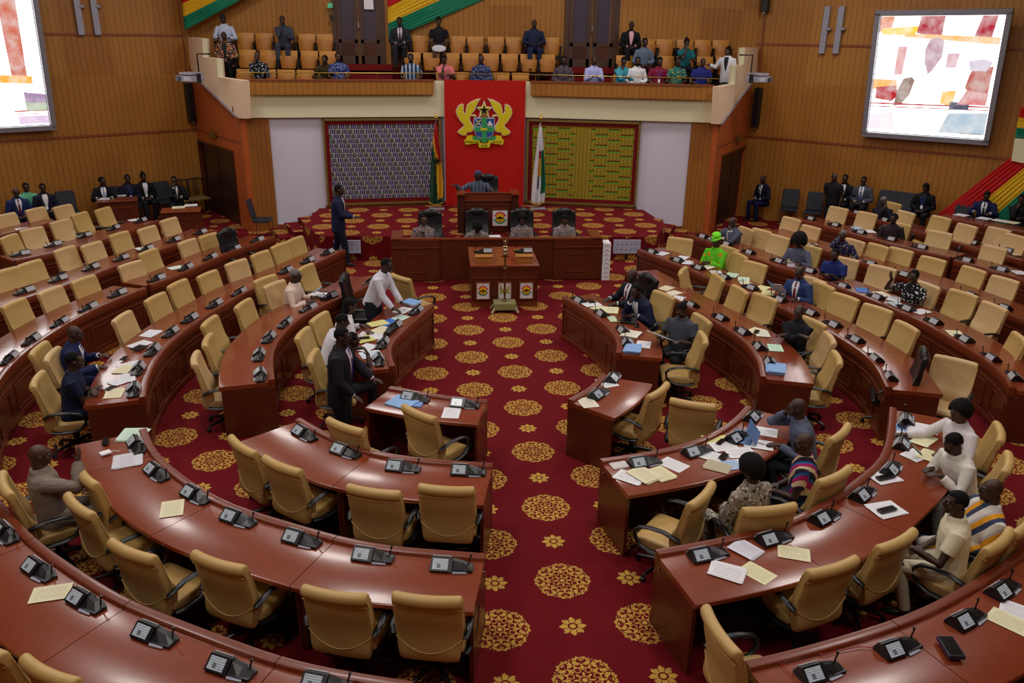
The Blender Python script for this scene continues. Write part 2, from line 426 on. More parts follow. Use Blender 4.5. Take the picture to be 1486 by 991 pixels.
fR = fascia('right', PR[0], PR[1], (.18, 4.95), 3.93)
wallseg('wall_gallery_center', (.10, 22.95), (2.34, 22.92), 2.98, 3.90, .14, M['cream'], CEN)
# brass rail along the whole gallery front
rail = thing('brass_rail', 'thin brass rail on posts running along the gallery front', 'railing', (1.2, 22.9, 3.93))
rp_ = [(-5.0, 22.33), (.14, 23.06), (2.3, 23.01), (7.25, 21.82)]
rm = MB().tube([Vector((x - 1.2, y - 22.9, .155)) for x, y in rp_], .012, 6)
rm.obj('rail', M['brass'], rail, smooth=True)
for x0, y0, x1, y1, n_ in ((-5, 22.33, .14, 23.06, 5), (.14, 23.06, 2.3, 23.01, 2), (2.3, 23.01, 7.25, 21.82, 5)):
    for k in range(n_):
        t = (k + .3) / n_; MB().tube([(x0 + (x1 - x0) * t - 1.2, y0 + (y1 - y0) * t - 22.9, -.02), (x0 + (x1 - x0) * t - 1.2, y0 + (y1 - y0) * t - 22.9, .155)], .01, 6).obj('post', M['brass'], rail)
TZ = [3.24, 3.72, 4.16]
for k in range(3):
    o0 = 1.34 - .6 * k; o1 = 0 if k == 2 else o0 - .6
    x0, x1 = -6.0, 8.0
    y0 = o0 if k else 2.3
    g = []
    th_ = .18 if k == 0 else .5
    if k == 0: pts = [(-5.3, 22.38), (.14, 23.06), (2.3, 23.02), (7.3, 21.9), (7.9, B_(7.9) - .74), (-6.3, B_(-6.3) - .74)]
    else: pts = [(x0 - .3, B_(x0) - o0), (x1, B_(x1) - o0), (x1, B_(x1) - o1 - (.0 if k < 2 else .02)), (x0 - .3, B_(x0) - o1 - .02)]
    struct(MB().prism([v3(p, TZ[k] - th_) for p in pts], Vector((0, 0, 0)), Vector((0, 0, th_))).obj('floor_gallery_tier_%d' % (k + 1), M['dred']))
# gallery doors
def gdoor(n_, px0, px1, ytop):
    A = atY(px0, 60, B_(0)); x0 = atY(px0, 88, B_(-2) if n_ == 3 else B_(4.4)).x; x1 = atY(px1, 88, B_(-2) if n_ == 3 else B_(4.4)).x
    y = B_((x0 + x1) / 2) - .03; zb = 4.22; H = 2.3
    d = MB(); w = (x1 - x0)
    for k in range(2):
        cx = x0 + w * (.25 + .5 * k)
        for (cz, hh, ww, dx) in ((.12, .24, w * .42, 0), (H - .1, .2, w * .42, 0), (.62, .1, w * .42, 0)): d.box((cx, y, zb + cz), (ww, .06, hh))
        for sx in (-1, 1): d.box((cx + sx * w * .19, y, zb + H / 2), (w * .09, .06, H))
    o = struct(d.obj('door_%d' % n_, M['gdoor']))
    for k in range(2):
        cx = x0 + w * (.25 + .5 * k)
        MB().box((cx, y + .01, zb + 1.4), (w * .30, .02, 1.45)).obj('pane', M['doorglass'], o)
        l = MB()
        for i in range(7): l.box((cx, y, zb + .27 + i * .045), (w * .30, .03, .03))
        l.obj('louvre', M['louvre'], o)
    MB().box((x0 + w * .5, y - .05, zb + 1.05), (.04, .03, .16)).obj('door_handle', M['chrome'], o)
    f = MB()
    for sx in (-1, 1): f.box(((x0 + x1) / 2 + sx * (w / 2 + .05), y, zb + H / 2), (.12, .08, H))
    f.obj('door_frame', M['gdoor'], o)
    s = MB()
    for i in range(3): s.box(((x0 + x1) / 2, y - .35 - i * .3, 4.16 - i * .26), (w * 1.5, .32, .16))
    struct(s.obj('floor_steps_%d' % n_, M['dred']))
gdoor(3, 491, 555, 0); gdoor(4, 823, 890, 0)
p_ = atY(535, 4, B_(-2) - .12)
tag(MB().box(p_, (.26, .01, .34)).obj('paper_notice', M['white']), 'white paper notice taped on the left gallery door', 'notice')
for nm, a, b, c in (('left', 479, 8, 25), ('right', 817, 15, 31)):
    q = atY(a, b, B_(0) - .03); sg = MB().box(q, (.13, .05, .12))
    tag(sg.obj('exit_sign', mat('4fa87a', .5, em=.3)), 'small green sign beside the %s gallery door' % nm, 'sign')
    q = atY(a + 1, c, B_(0) - .03); tag(MB().box(q, (.08, .04, .12)).obj('wall_switch', M['door']), 'small dark switch box beside the %s gallery door' % nm, 'switch')
# dais
dz = [(-2.85, 19.2), (-3.45, 20.55), (-3.3, 22.5), (.14, 22.9), (2.3, 22.9), (5.6, 22.2), (5.75, 20.35), (5.15, 18.95)]
dd_ = MB().prism([v3(p, 0) for p in dz], Vector((0, 0, 0)), Vector((0, 0, DZ)))
struct(dd_.obj('floor_dais', M['carpet'], uv=True))
for nm, sg, pts in (('left', 1, [(-4.55, 22.0), (-3.45, 22.3), (-3.45, 21.0), (-4.1, 20.9)]), ('right', -1, [(5.7, 21.9), (6.75, 21.6), (6.3, 20.6), (5.75, 20.8)])):
    s = MB()
    for k in range(3):
        P2 = [v3(p, 0) for p in pts]
        if nm == 'left': P2 = [v3((p[0] + (.37 * k if p[0] < -3.8 else .02), p[1]), 0) for p in pts]
        else: P2 = [v3((p[0] - (.36 * k if p[0] > 6 else -.02), p[1]), 0) for p in pts]
        s.prism(P2, Vector((0, 0, .002)), Vector((0, 0, .145 * (k + 1))))
    struct(s.obj('floor_steps_dais_%s' % nm, M['carpet'], uv=True))
# ================================================================ DESK ROWS
ROWS = {}
CV = Vector((1.1, 11.9))
def crom(P, step=.12):
    out = []; n = len(P)
    for i in range(n - 1):
        p0 = P[i - 1] if i else P[0] * 2 - P[1]; p1, p2 = P[i], P[i + 1]; p3 = P[i + 2] if i + 2 < n else P[-1] * 2 - P[-2]
        k = max(2, int((p2 - p1).length / step))
        for j in range(k):
            t = j / k; out.append(.5 * ((2 * p1) + (p2 - p0) * t + (2 * p0 - 5 * p1 + 4 * p2 - p3) * t * t + (3 * p1 - p0 - 3 * p2 + p3) * t ** 3))
    out.append(P[-1]); 
    for _ in range(4): out = [out[0]] + [(out[i - 1] + out[i] * 2 + out[i + 1]) / 4 for i in range(1, len(out) - 1)] + [out[-1]]
    return out
def desk_row(key, px, breaks, label, group, depth=.7, ends=(1, 1), world=None, z0=0):
    P = world or [at(x, y, .785 + z0).xy for x, y in px]
    S = crom([Vector(p) for p in P]); n = len(S)
    T = [(S[min(i + 1, n - 1)] - S[max(i - 1, 0)]).normalized() for i in range(n)]
    N = [Vector((t.y, -t.x)) for t in T]
    mid = n // 2
    if N[mid].dot(S[mid] - CV) < 0: N = [-v for v in N]
    ROWS[key] = (S, N, depth)
    cuts = [0]
    for b in breaks:
        if isinstance(b, float): cuts.append(int(round(b * (n - 1))))
        else:
            q = at(b[0], b[1], .785).xy; cuts.append(min(range(n), key=lambda i: (S[i] - q).length))
    cuts.append(n - 1); cuts = sorted(set(cuts))
    for c in range(len(cuts) - 1):
        i0, i1 = cuts[c], cuts[c + 1]; idx = list(range(i0, i1 + 1)); org = S[(i0 + i1) // 2]
        lab = label % ORD[c] if '%s' in label else label
        t = thing('curved_desk', lab, 'desk', (org.x, org.y, z0), 0, group)
        def sweep(prof, name, m, sm=True, ii=idx, gap=.004):
            rings = []
            for i in ii:
                sh = Vector((0, 0))
                if i == ii[0] : sh = T[i] * gap
                if i == ii[-1]: sh = -T[i] * gap
                base = S[i] - org + sh
                rings.append([Vector((base.x + N[i].x * o, base.y + N[i].y * o, z)) for o, z in prof])
            return MB().loft(rings).obj(name, m, t, smooth=sm, weld=True)
        sweep([(.05, .735), (.05, .76), (depth - .01, .76), (depth, .752), (depth, .715), (depth - .02, .705), (.05, .705)], 'worktop', M['desk_top'])
        sweep([(0, .66), (-.010, .69), (-.010, .787), (-.004, .795), (.066, .795), (.074, .788), (.078, .762), (.095, .745), (.05, .66)], 'ledge', M['desk_edge'])
        sweep([(.015, .02), (.015, .68), (.045, .68), (.045, .02)], 'front_panel', M['desk'])
        mo = MB()
        # mouldings on the front: a long rail and framed panels
        def rl(o0, z0, z1, ii):
            rings = [[Vector(((S[i] - org).x + N[i].x * o, (S[i] - org).y + N[i].y * o, z)) for o, z in ((o0, z0), (o0, z1), (.02, z1), (.02, z0))] for i in ii]
            mo.loft(rings)
        rl(-.002, .555, .575, idx); rl(-.006, .02, .09, idx)
        k = max(1, round((i1 - i0) * .12 / .75)); w = (i1 - i0) / k
        for j in range(k):
            a = int(i0 + w * j + 1); b = int(i0 + w * (j + 1) - 1)
            if b - a < 2: continue
            seg = list(range(a, b + 1)); rl(.002, .485, .50, seg); rl(.002, .135, .15, seg)
            for e in (a, b):
                p = S[e] - org + N[e] * .008; mo.box((p.x, p.y, .3175), (.014, .014, .35), math.atan2(T[e].y, T[e].x))
        mo.obj('moulding', M['desk_edge'], t)
        for e, real in ((i0, (c == 0 and ends[0])), (i1, (c == len(cuts) - 2 and ends[1]))):
            d0, d1 = (.0, depth - .03) if real else (.1, depth - .12)
            p = S[e] - org + N[e] * ((d0 + d1) / 2) + T[e] * (.022 if e == i0 else -.022)
            e_ = MB().box((p.x, p.y, .36), (d1 - d0, .035, .70), math.atan2(N[e].y, N[e].x))
            if real:
                q = S[e] - org + N[e] * .09 + T[e] * (.0 if e == i0 else 0)
                e_.tube([(q.x, q.y, .66), (q.x + T[e].x * (-.008 if e == i0 else .008), q.y + T[e].y * (-.008 if e == i0 else .008), .66)], .014, 8, mi=1)
            e_.obj('end_panel' if real else 'support_panel', [M['desk'], M['chrome']], t)
G = 'curved desks of the chamber'
fb = 'curved mahogany desk, %s unit from the dais, '
desk_row('L1', [(629.5,442.7),(608,461),(583,483.4),(572,494),(566,507),(567.3,520),(573,532)], [], 'front mahogany desk of the left far bank where papers pile up', None, depth=.72)
desk_row('L2', [(552,402),(525,420),(487,436),(443,457),(411,486),(398,507),(395.5,528),(398,551.5)], [(487,436),(411,486)], fb + 'second row, left far bank', None)
desk_row('L3', [(501,362.5),(450,386),(402,407),(367.6,419.5),(321,446),(277,474),(240,506),(224.6,528.7),(214.5,551),(210.7,576.6)], [(450,386),(390,412),(321,446),(262,487)], fb + 'third row, left far bank', None)
desk_row('L4', [(400,343.5),(333,367),(272.5,394),(218,414)], [(360,358),(290,387)], fb + 'upper fourth row, left far bank', None)
desk_row('L4b', [(212,417.7),(151,443),(101,468),(50.5,501),(20,527),(-8,565),(-20,620)], [(120,458),(50.5,501)], fb + 'lower fourth row, left far bank', None)
desk_row('L5', [(316,334),(196,376),(109,409),(0,446),(-60,480)], [(250,358),(150,393),(60,426)], fb + 'fifth row, left far bank', None)
desk_row('L6', [(231.6,319.5),(163.5,344),(82,366),(22,378)], [(175,338),(95,363)], fb + 'sixth row, left far bank', None)
desk_row('L7', [(90,319),(19,337),(-30,350)], [], 'short mahogany desk, seventh row, left far bank', None)
desk_row('T1L', [(567,561),(640,574),(708,580.5)], [], 'front mahogany desk of the near left bank with blue folders', None, depth=.64)
desk_row('T2L', [(435.7,607),(483.7,633.7),(541.7,655),(611,666),(715.5,673)], [(541.7,655)], 'near left bank second row mahogany desk, %s unit from the far end', None, depth=.78)
desk_row('T3L', [(211.5,622),(218.4,640),(227.5,658),(257,685),(280,702),(319,725),(372,745),(460,770.5),(489.6,778.6),(561,793),(705,804.5)], [(227,658),(319,725),(489.6,778.6)], 'near left bank third row mahogany desk, %s unit from the far end', None, depth=.74)
desk_row('T4L', [(-60,640),(-30,690),(0,727),(25,756),(50.5,783),(101,819.5),(149,850),(190,873),(268.4,904),(403,953.6),(480,972),(600,991)], [(0,727),(50.5,783),(190,873),(403,953.6)], 'nearest mahogany desk row of the left bank, %s unit from far end', None, depth=.8)
desk_row('R1', [(816.4,430.6),(850,450),(880,474),(892,487),(897,499),(894.6,512.6)], [], 'front mahogany desk of the right far bank with open documents', None, depth=.66)
desk_row('R2', [(907,393),(950,419),(998,446),(1028.6,462),(1073,490),(1090,508),(1100,524),(1104,547)], [(998,446),(1065,484)], fb + 'second row, right far bank', None)
desk_row('R3', [(925,362),(964.5,377),(997,390),(1050,412),(1099,431),(1133.6,447),(1166,463),(1202,481),(1246.6,509),(1269,529),(1281,551),(1286.6,562)], [(997,390),(1075,421),(1166,463),(1246.6,509)], fb + 'third row, right far bank', None)
desk_row('R4', [(996.3,340),(1061,362.3),(1121.5,384.5),(1188,404)], [(1050,358),(1121.5,384.5)], fb + 'upper fourth row, right far bank', None)
desk_row('R4b', [(1195,408),(1240,425),(1286.6,444.4),(1335.5,466),(1402,504.4),(1446.5,535.5),(1466.5,563)], [(1286.6,444.4),(1402,504.4)], fb + 'lower fourth row, right far bank', None)
desk_row('R5', [(1104,333.5),(1180,358),(1261,384),(1330,405),(1400,430),(1486,464),(1540,490)], [(1210,368),(1310,399),(1400,430)], fb + 'fifth row, right far bank', None)
desk_row('R6', [(1148,315),(1233,338),(1311,358),(1379,373)], [(1233,338),(1311,358)], fb + 'upper sixth row, right far bank', None)
desk_row('R6b', [(1384,377),(1450,395),(1500,411)], [], 'mahogany desk of the lower sixth row at the right edge', None)
desk_row('R7', [(1222,305),(1290,324),(1383,351),(1486,379)], [(1290,324),(1383,351)], fb + 'seventh row, right far bank', None)
S7, N7, _d = ROWS['R7']
struct(MB().loft([[Vector((S7[i].x + N7[i].x * o, S7[i].y + N7[i].y * o, z)) for o, z in ((.72, .001), (.72, .10), (1.6, .10), (1.6, .001))] for i in range(len(S7))]).obj('floor_riser', M['carpet'], uv=True, weld=True))
desk_row('T1R', [(873,543),(864.6,556),(848.5,567.5),(824,580)], [], 'front mahogany desk of the near right bank with two white sheets', None, depth=.7)
desk_row('T2R', [(1083,589),(1074,601),(1056.5,615.6),(1015.6,637.5),(957,653.6),(870.7,666.8)], [], 'near right bank second row mahogany desk heaped with papers', None, depth=.72)
desk_row('T3R', [(1292,591),(1288,634.5),(1274,670),(1240,697.5),(1205.8,724),(1132.6,759),(1045,782),(951,799)], [(1288,634.5),(1210,721),(1120,762)], 'near right bank third row mahogany desk, %s unit from the far end', None, depth=.74)
desk_row('T4R', [(1530,745),(1486,794),(1452,819),(1373,867),(1294,902),(1176,938),(1081,961)], [(1452,819),(1300,899)], 'nearest mahogany desk row of the right bank, %s unit from far end', None, depth=.8)
def rownorm(p, keys=None, back=.9):
    best = None
    for k, (S, N, d) in ROWS.items():
        if keys and k not in keys: continue
        for i in range(0, len(S), 2):
            dd = (S[i] + N[i] * back - p).length
            if best is None or dd < best[0]: best = (dd, N[i])
    return -best[1]
def face(v): return math.atan2(-v.x, v.y)      # rz so that local +Y looks along v
# ---------------------------------------------------------------- swivel chair
def make_chair(name, cat, lm, high=False):
    t = thing(name, '', cat)
    H = 1.04 if not high else 1.16; w = .28
    # backrest as a closed grid: profile loop (y,z) swept across the width
    def prof():
        fr = [(-.17, .44), (-.165, .52), (-.175, .60), (-.20, .66), (-.225, .74), (-.25, .82), (-.27, .90), (-.285, H - .07)]
        top = [(-.285, H - .03), (-.30, H), (-.335, H + .012), (-.375, H - .005), (-.39, H - .045), (-.375, H - .085), (-.345, H - .10)]
        bk = [(-.34, .84), (-.315, .74), (-.295, .64), (-.295, .54), (-.30, .45), (-.285, .37), (-.25, .345), (-.20, .37)]
        return fr + top + bk
    pf = prof(); us = [-1, -.97, -.9, -.75, -.55, -.3, 0, .3, .55, .75, .9, .97, 1]
    rings = []
    cy = sum(p[0] for p in pf) / len(pf)
    for u in us:
        k = {1: .55, .97: .85}.get(abs(u), 1.0); ring = []
        for (y, z) in pf:
            wz = w * (1 - .10 * max(0, .62 - z) / .2 if z < .62 else 1)
            xx = u * wz
            yy = y; zz = z
            if abs(u) > .92:
                mid = -.235 - max(0, z - .66) * .26; yy = mid + (y - mid) * k; 
                if z > H - .11: zz = (H - .05) + (z - H + .05) * k; 
                if z < .44: zz = z + (1 - k) * .03
            # lumbar bulge with a smile shaped lower boundary
            if y > -.26 and z < .8:
                sm = .60 + .10 * (u * u)
                if z < sm: yy += .022
            yy += .035 * (u * u) * (1 if z > .5 else .3)
            ring.append(Vector((xx, yy, zz)))
        rings.append(ring)
    bo = MB().loft(rings).obj('backrest', lm, t, smooth=True, weld=True)
    sb = bo.modifiers.new('s', 'SUBSURF'); sb.levels = 1; sb.render_levels = 1
    sm_ = MB().tube([(u * w * .96, -.302 + .038 * u * u, .47 + .13 * u * u) for u in [i / 8 - 1 for i in range(17)]], .0035, 5)
    # side piping
    for sx in (-1, 1): sm_.tube([(sx * w * .99, -.21 - max(0, z - .66) * .26 + .03, z) for z in (.5, .6, .7, .8, .9, H - .06)], .004, 5)
    sm_.tube([(u * w * .97, -.352 + .035 * u * u, H - .115) for u in (-1, -.5, 0, .5, 1)], .004, 5)
    sm_.obj('piping', mat('d8b878', .6) if lm is not M['blackleather'] else M['black'], bo)
    # seat
    pf2 = [(-.20, .41), (-.20, .465), (-.1, .475), (.05, .475), (.17, .48), (.235, .465), (.262, .43), (.25, .39), (.2, .37), (0, .365), (-.15, .375)]
    rings = []
    for u in us:
        k = {1: .5, .97: .85}.get(abs(u), 1.0)
        rings.append([Vector((u * .27, y * (1 if abs(u) < .92 else .97), .42 + (z - .42) * k + (.012 * (u * u) if z > .44 else 0))) for y, z in pf2])
    so = MB().loft(rings).obj('seat', lm, t, smooth=True, weld=True)
    sb = so.modifiers.new('s', 'SUBSURF'); sb.levels = 1; sb.render_levels = 1
    for sx in (-1, 1):
        x = sx * .305
        path = [(x * .93, -.25, .60), (x, -.20, .635), (x, -.08, .66), (x, .06, .655), (x, .16, .63), (x, .215, .575), (x, .205, .50), (x, .15, .425), (x, .05, .395), (x * .97, -.10, .385), (x * .9, -.2, .40)]
        MB().tube(path, .024, 8, flat=(1.3, .75)).obj('armrest', M['black'], t, smooth=True)
    MB().lathe([(.028, .07), (.028, .2), (.04, .2), (.04, .34), (.09, .355), (.09, .372)], seg=10).obj('gas_column', M['black'], t, smooth=True)
    for k in range(5):
        a = 2 * pi * k / 5 + .3
        lg = MB().tube([(.02 * cos(a), .02 * sin(a), .12), (.15 * cos(a), .15 * sin(a), .105), (.30 * cos(a), .30 * sin(a), .075)], [.03, .024, .016], 7).obj('leg', M['black'], t, smooth=True)
        MB().tube([(.30 * cos(a) - .012 * sin(a) * s, .30 * sin(a) + .012 * cos(a) * s, .03) for s in (-1.6, 1.6)], .028, 8).obj('caster', M['black'], lg, smooth=True)
    return t
def put(proto, used, *a, **k):
    if proto.name not in used: used.add(proto.name)
    return dup(proto, *a, **k)
CH = {'tan': make_chair('swivel_chair', 'chair', M['leather']), 'pale': make_chair('swivel_chair', 'chair', M['leather_pale']), 'black': make_chair('executive_chair', 'chair', M['blackleather'], True)}
MB().ell((0, -.30, 1.13), (.20, .06, .10), seg=16).obj('headrest', M['blackleather'], CH['black'], smooth=True)
CHN = {'tan': 'tan leather', 'pale': 'pale tan leather', 'black': 'black leather'}
CHAIRS = []
def chair_row(desc, group, pts, keys, high_detail=True, z0=0):
    """pts: (px, py, [yaw offset deg, kind]) of the backrest top centre, counted from the dais end"""
    for i, p in enumerate(pts):
        x, y = p[0], p[1]; off = p[2] if len(p) > 2 else 0; kind = p[3] if len(p) > 3 else None
        H = 1.18 if kind == 'black' else 1.05
        q = at(x, y, H + z0).xy
        fv = rownorm(q, keys); 
        rz = face(fv) + R_(off); fv = Vector((-sin(rz), cos(rz)))
        loc = q + fv * .30
        if kind is None:
            d = loc.length; kind = 'pale' if (loc.y > 9 and (i * 7 + int(x)) % 3 == 0) else 'tan'
        lab = '%s swivel chair, %s from the dais end %s' % (CHN[kind], ORD[i] if len(pts) > 1 else 'only', desc)
        o = dup(CH[kind], (loc.x, loc.y, z0), rz, lab, group, only=None if loc.y < 13 else ('caster',))
        CHAIRS.append([o, loc, kind])
g = 'swivel chairs behind the curved desks'
chair_row('behind first row, left far bank', g, [(581.7,399.4,60),(499.4,399.6,15,'black'),(483.6,443.7),(443,470),(453.5,508.6,-10)], ['L1'])
chair_row('behind second row, left far bank', g, [(443,385.7),(384,402),(388,419),(352.8,438),(304,463.5),(302,490.5),(285,516.5)], ['L2'])
chair_row('behind third row, left far bank', g, [(428,345),(405,354),(377,366),(342,378.6),(300.5,395.5),(257,409),(224.6,429),(176.6,456.8),(92,493),(75.7,511),(58,541)], ['L3'])
chair_row('behind fourth row, left far bank', g, [(328,333.5,0,'black'),(301,340),(271,348.5),(214,363.5),(188,381),(120,403),(72,419),(19,437.5)], ['L4','L4b'])
chair_row('behind fifth row, left far bank', g, [(243.9,317.2),(212.5,329.4),(171.7,337.6),(132,352.6),(92.6,359.4),(42,380),(5,391)], ['L5'])
chair_row('behind sixth row, left far bank', g, [(148.5,302),(114.4,309),(85.8,320),(45,330.8),(12,341.7,30)], ['L6'])
chair_row('behind seventh row, left far bank', g, [(90,298),(50.4,302),(7,310.4)], ['L7'])
chair_row('behind first row, near left bank', g, [(500.6,612.5,-12),(608,594,-25)], ['T1L'])
chair_row('behind second row, near left bank', g, [(352,641,-4),(408.8,669,-2),(541.7,706,-3),(647.6,703)], ['T2L'])
chair_row('behind third row, near left bank', g, [(10,683,0),(126,684),(115,727),(191,792),(316.5,808),(485,854),(619.6,861)], ['T3L'])
chair_row('behind nearest row, left bank', g, [(-25,925),(71,965)], ['T4L'])
chair_row('behind first row, right far bank', g, [(936,403,0,'black'),(963,421.7,10),(1013,458,10),(1019.5,487,5)], ['R1'])
chair_row('behind second row, right far bank', g, [(992,390.6,140),(1042.8,400.7,-15),(1074,417.8,-10),(1111.4,429,8),(1183.5,460,8),(1204,487.6,-5),(1214,516)], ['R2'])
chair_row('behind third row, right far bank', g, [(988,345,35),(1057,357),(1074,368.4,-10),(1097,380.5,10),(1175,402.7),(1196,411.8),(1228.5,428.5,8),(1275,445,12),(1317,470.6),(1341,508.8,-8,'black'),(1388,520,60)], ['R3'])
chair_row('behind fourth row, right far bank', g, [(1083,330,-8),(1106.4,333,6),(1132.6,342,6),(1195,355,4),(1241.6,367,8),(1282,386.5,14),(1350.5,404),(1399.5,423.5,8),(1444.6,442),(1481,487.6,-14)], ['R4','R4b'])
chair_row('behind fifth row, right far bank', g, [(1149.8,316,6),(1178,328,5),(1237,346),(1276,355),(1309,361,6),(1355.6,374,6),(1414.9,389),(1460,403,8)], ['R5'])
chair_row('behind sixth row, right far bank', g, [(1218,300.7,8),(1259.7,308.3,6),(1326.5,327.2,4),(1365.7,336,5),(1445,357.5)], ['R6','R6b'])
chair_row('behind seventh row, right far bank', g, [(1309,295.7),(1316.4,307),(1367,314.6,5),(1404.8,326),(1451.5,331,6),(1477,341)], ['R7'], z0=.10)
chair_row('behind first row, near right bank', g, [(955,562,0),(1005.7,580.7,-75)], ['T1R'])
chair_row('behind second row, near right bank', g, [(1211.6,626),(1188,677),(1100,706,-12),(1018,712,35)], ['T2R'])
chair_row('behind third row, near right bank', g, [(1465,619),(1470,675),(1473,731),(1440.5,783),(1302,777),(1209,815)], ['T3R'])
chair_row('in front of nearest row, right bank', g, [(1048,908,-95)], ['T4R'])
# ---------------------------------------------------------------- conference units
def make_unit():
    t = thing('conference_unit', '', 'microphone unit')
    M['plate'], nt, b = newmat('nameplate_card'); setb(b, .5, .3); v, x, y, z = coords(nt, 'Object')
    ln = ((z * 210).sin() > .2) * (x > -.15) * (x < -.03) * ((x * 260).sin() > -.5)
    nt.links.new(mix(nt, ln * .45, hexc('b0b0b4'), hexc('44444c')), b.inputs['Base Color'])
    bm = MB()
    # body: low deck on the right, wedge on the left
    bm.prism([(-.17, -.07, 0), (.17, -.05, 0), (.17, .05, 0), (.10, .075, 0), (-.17, .075, 0)], Vector((0, 0, .001)), Vector((0, 0, .024)))
    bm.prism([(-.165, -.07, .02), (-.165, .07, .02), (-.165, .035, .085), (-.165, .01, .09)], Vector((0, 0, 0)), Vector((.17, 0, 0)))
    bm.loft([[Vector((x, y * k, .02 + z * h)) for y, z in ((-.06, 0), (.06, 0), (.045, 1), (.01, 1))] for x, k, h in ((0, 1, .055), (.09, .9, .035), (.165, .7, .008))])
    bm.obj('body', M['black'], t)
    ms, nt, b = newmat('lit_display'); setb(b, .2, .5); v, x, y, z = coords(nt, 'Object')
    ln = ((z * 620).sin() > -.1); nn = noise(nt, v, 25, 2)
    blk = (x > -.115) * (x < -.085) * (z > .04) * (z < .065)
    cc = mix(nt, ln * nn, hexc('a4acb4'), hexc('50565e')); cc = mix(nt, blk * .8, cc, hexc('3a3d45'))
    nt.links.new(cc, b.inputs['Base Color']); nt.links.new(cc, b.inputs['Emission Color']); b.inputs['Emission Strength'].default_value = .3
    th = math.atan2(.07, .08)
    MT = Matrix.Translation(Vector((-.08, -.034, .058))) @ Matrix.Rotation(th, 4, 'X')
    MB().box((0, 0, .0), (.172, .118, .008), M4=MT).obj('bezel', M['black'], t)
    MB().box((-.008, 0, .005), (.125, .09, .002), M4=MT).obj('screen', ms, t)
    MB().prism([(-.165, .078, .018), (-.165, .04, .086), (-.165, .046, .088), (-.165, .084, .02)], Vector((.005, 0, 0)), Vector((.155, 0, 0))).obj('nameplate', M['plate'], t)
    MB().prism([(.02, -.085, .0), (.13, -.07, .0), (.12, -.045, 0), (.0, -.06, 0)], Vector((0, 0, .001)), Vector((0, 0, .012))).obj('card_tray', M['greyw'], t)
    MB().tube([(.13, .03, .02), (.135, .03, .07), (.145, .03, .10), (.15, .035, .13)], [.006, .006, .006, .011], 8).obj('microphone', M['black'], t, smooth=True)
    t.scale = (1.08, 1.08, 1.0)
    return t
UNIT = make_unit()
def units(desc, pts, keys, z=.762):
    for i, p in enumerate(pts):
        q = at(p[0], p[1], z + .03).xy; rz = face(rownorm(q, keys, .25)) + R_(p[2] if len(p) > 2 else 0)
        dup(UNIT, (q.x, q.y, z), rz, 'black delegate microphone unit, %s from the dais end %s' % (ORD[i], desc), 'delegate microphone units on the desks')
units('on front desk, left far bank', [(602.7,450.5),(571,473),(554,498),(549,522.7)], ['L1'])
units('on second row, left far bank', [(536,409,0),(476.7,429.8),(446.5,447),(412.8,469),(388.5,490),(374.6,515.6),(377,544.6)], ['L2'])
units('on third row, left far bank', [(474,366),(445,378),(413,392.6),(345.6,424),(309.6,441),(273.6,462),(245.8,482),(219.5,508.5),(199,536),(193,566.5)], ['L3'])
units('on upper fourth row, left far bank', [(372,348),(338,360.8),(303.8,373),(268.4,388),(226,403.8)], ['L4'])
units('on lower fourth row, left far bank', [(169,425.6),(126.7,446),(85.8,468),(44,493),(12.6,520)], ['L4b'])
units('on fifth row, left far bank', [(289.4,337),(250.7,348),(211,360.8),(174.4,374.4),(130.8,388),(83,404.4),(34,422)], ['L5'])
units('on sixth row, left far bank', [(203,320),(163.5,330.8),(121,341.7),(76,354.5),(28.6,368)], ['L6'])
units('on front desk, near left bank', [(602.7,577),(675,586)], ['T1L'])
units('on second row, near left bank', [(442.7,629.5),(502,655),(585.5,677.5),(680,683)], ['T2L'])
units('on third row, near left bank', [(198,646.7),(228,685.8),(285,718.6),(346.6,752.4),(438.5,782),(541.7,806),(656,820)], ['T3L'])
units('on nearest row, left bank', [(7.6,774),(57.5,827),(125.7,872.4),(225.6,921),(336,968),(475,992)], ['T4L'])
units('on front desk, right far bank', [(839,434),(872,453),(903.5,477),(911,494)], ['R1'])
units('on second row, right far bank', [(1002,440.6),(1044.8,459),(1077,479),(1102,500.6),(1118,523)], ['R2'])
units('on third row, right far bank', [(944.7,364),(981.5,376),(1012.5,387),(1049,400.7),(1088,415.8),(1129.6,433),(1175,452),(1208,469),(1240.6,490.5),(1268.8,517.7),(1292,544)], ['R3'])
units('on upper fourth row, right far bank', [(1018.5,342),(1052.9,353),(1086,365),(1128.6,377.4),(1172,391.6)], ['R4'])
units('on lower fourth row, right far bank', [(1220.6,413.5),(1269.8,429.4),(1314,445.8),(1354,464.8),(1399,490),(1437,517),(1471,544)], ['R4b'])
units('on fifth row, right far bank', [(1176.4,357),(1261,381.5),(1309,396.6),(1404.8,426.4),(1454,444.6)], ['R5'])
units('on upper sixth row, right far bank', [(1175,316.6),(1210.5,325.5),(1247,336),(1291,346),(1334,357.5)], ['R6'])
units('on lower sixth row, right edge', [(1399.7,376.4),(1450,389.6)], ['R6b'])
units('on seventh row, right far bank', [(1242,308),(1282.4,318.4),(1409.8,351),(1460,362.6)], ['R7'])
units('on front desk, near right bank', [(890.5,546,0),(870,570)], ['T1R'])
units('on second row, near right bank', [(1094.6,602.4),(1071,633),(1012.6,653.6),(936.6,669.7)], ['T2R'])
units('on third row, near right bank', [(1316.6,606),(1309.8,641),(1294.8,678),(1254,714.8),(1198.5,748.7),(1125,779.5),(1028.7,803)], ['T3R'])
units('on nearest row, right bank', [(1458,853),(1404.7,896),(1306,937.7),(1191.8,973)], ['T4R'])
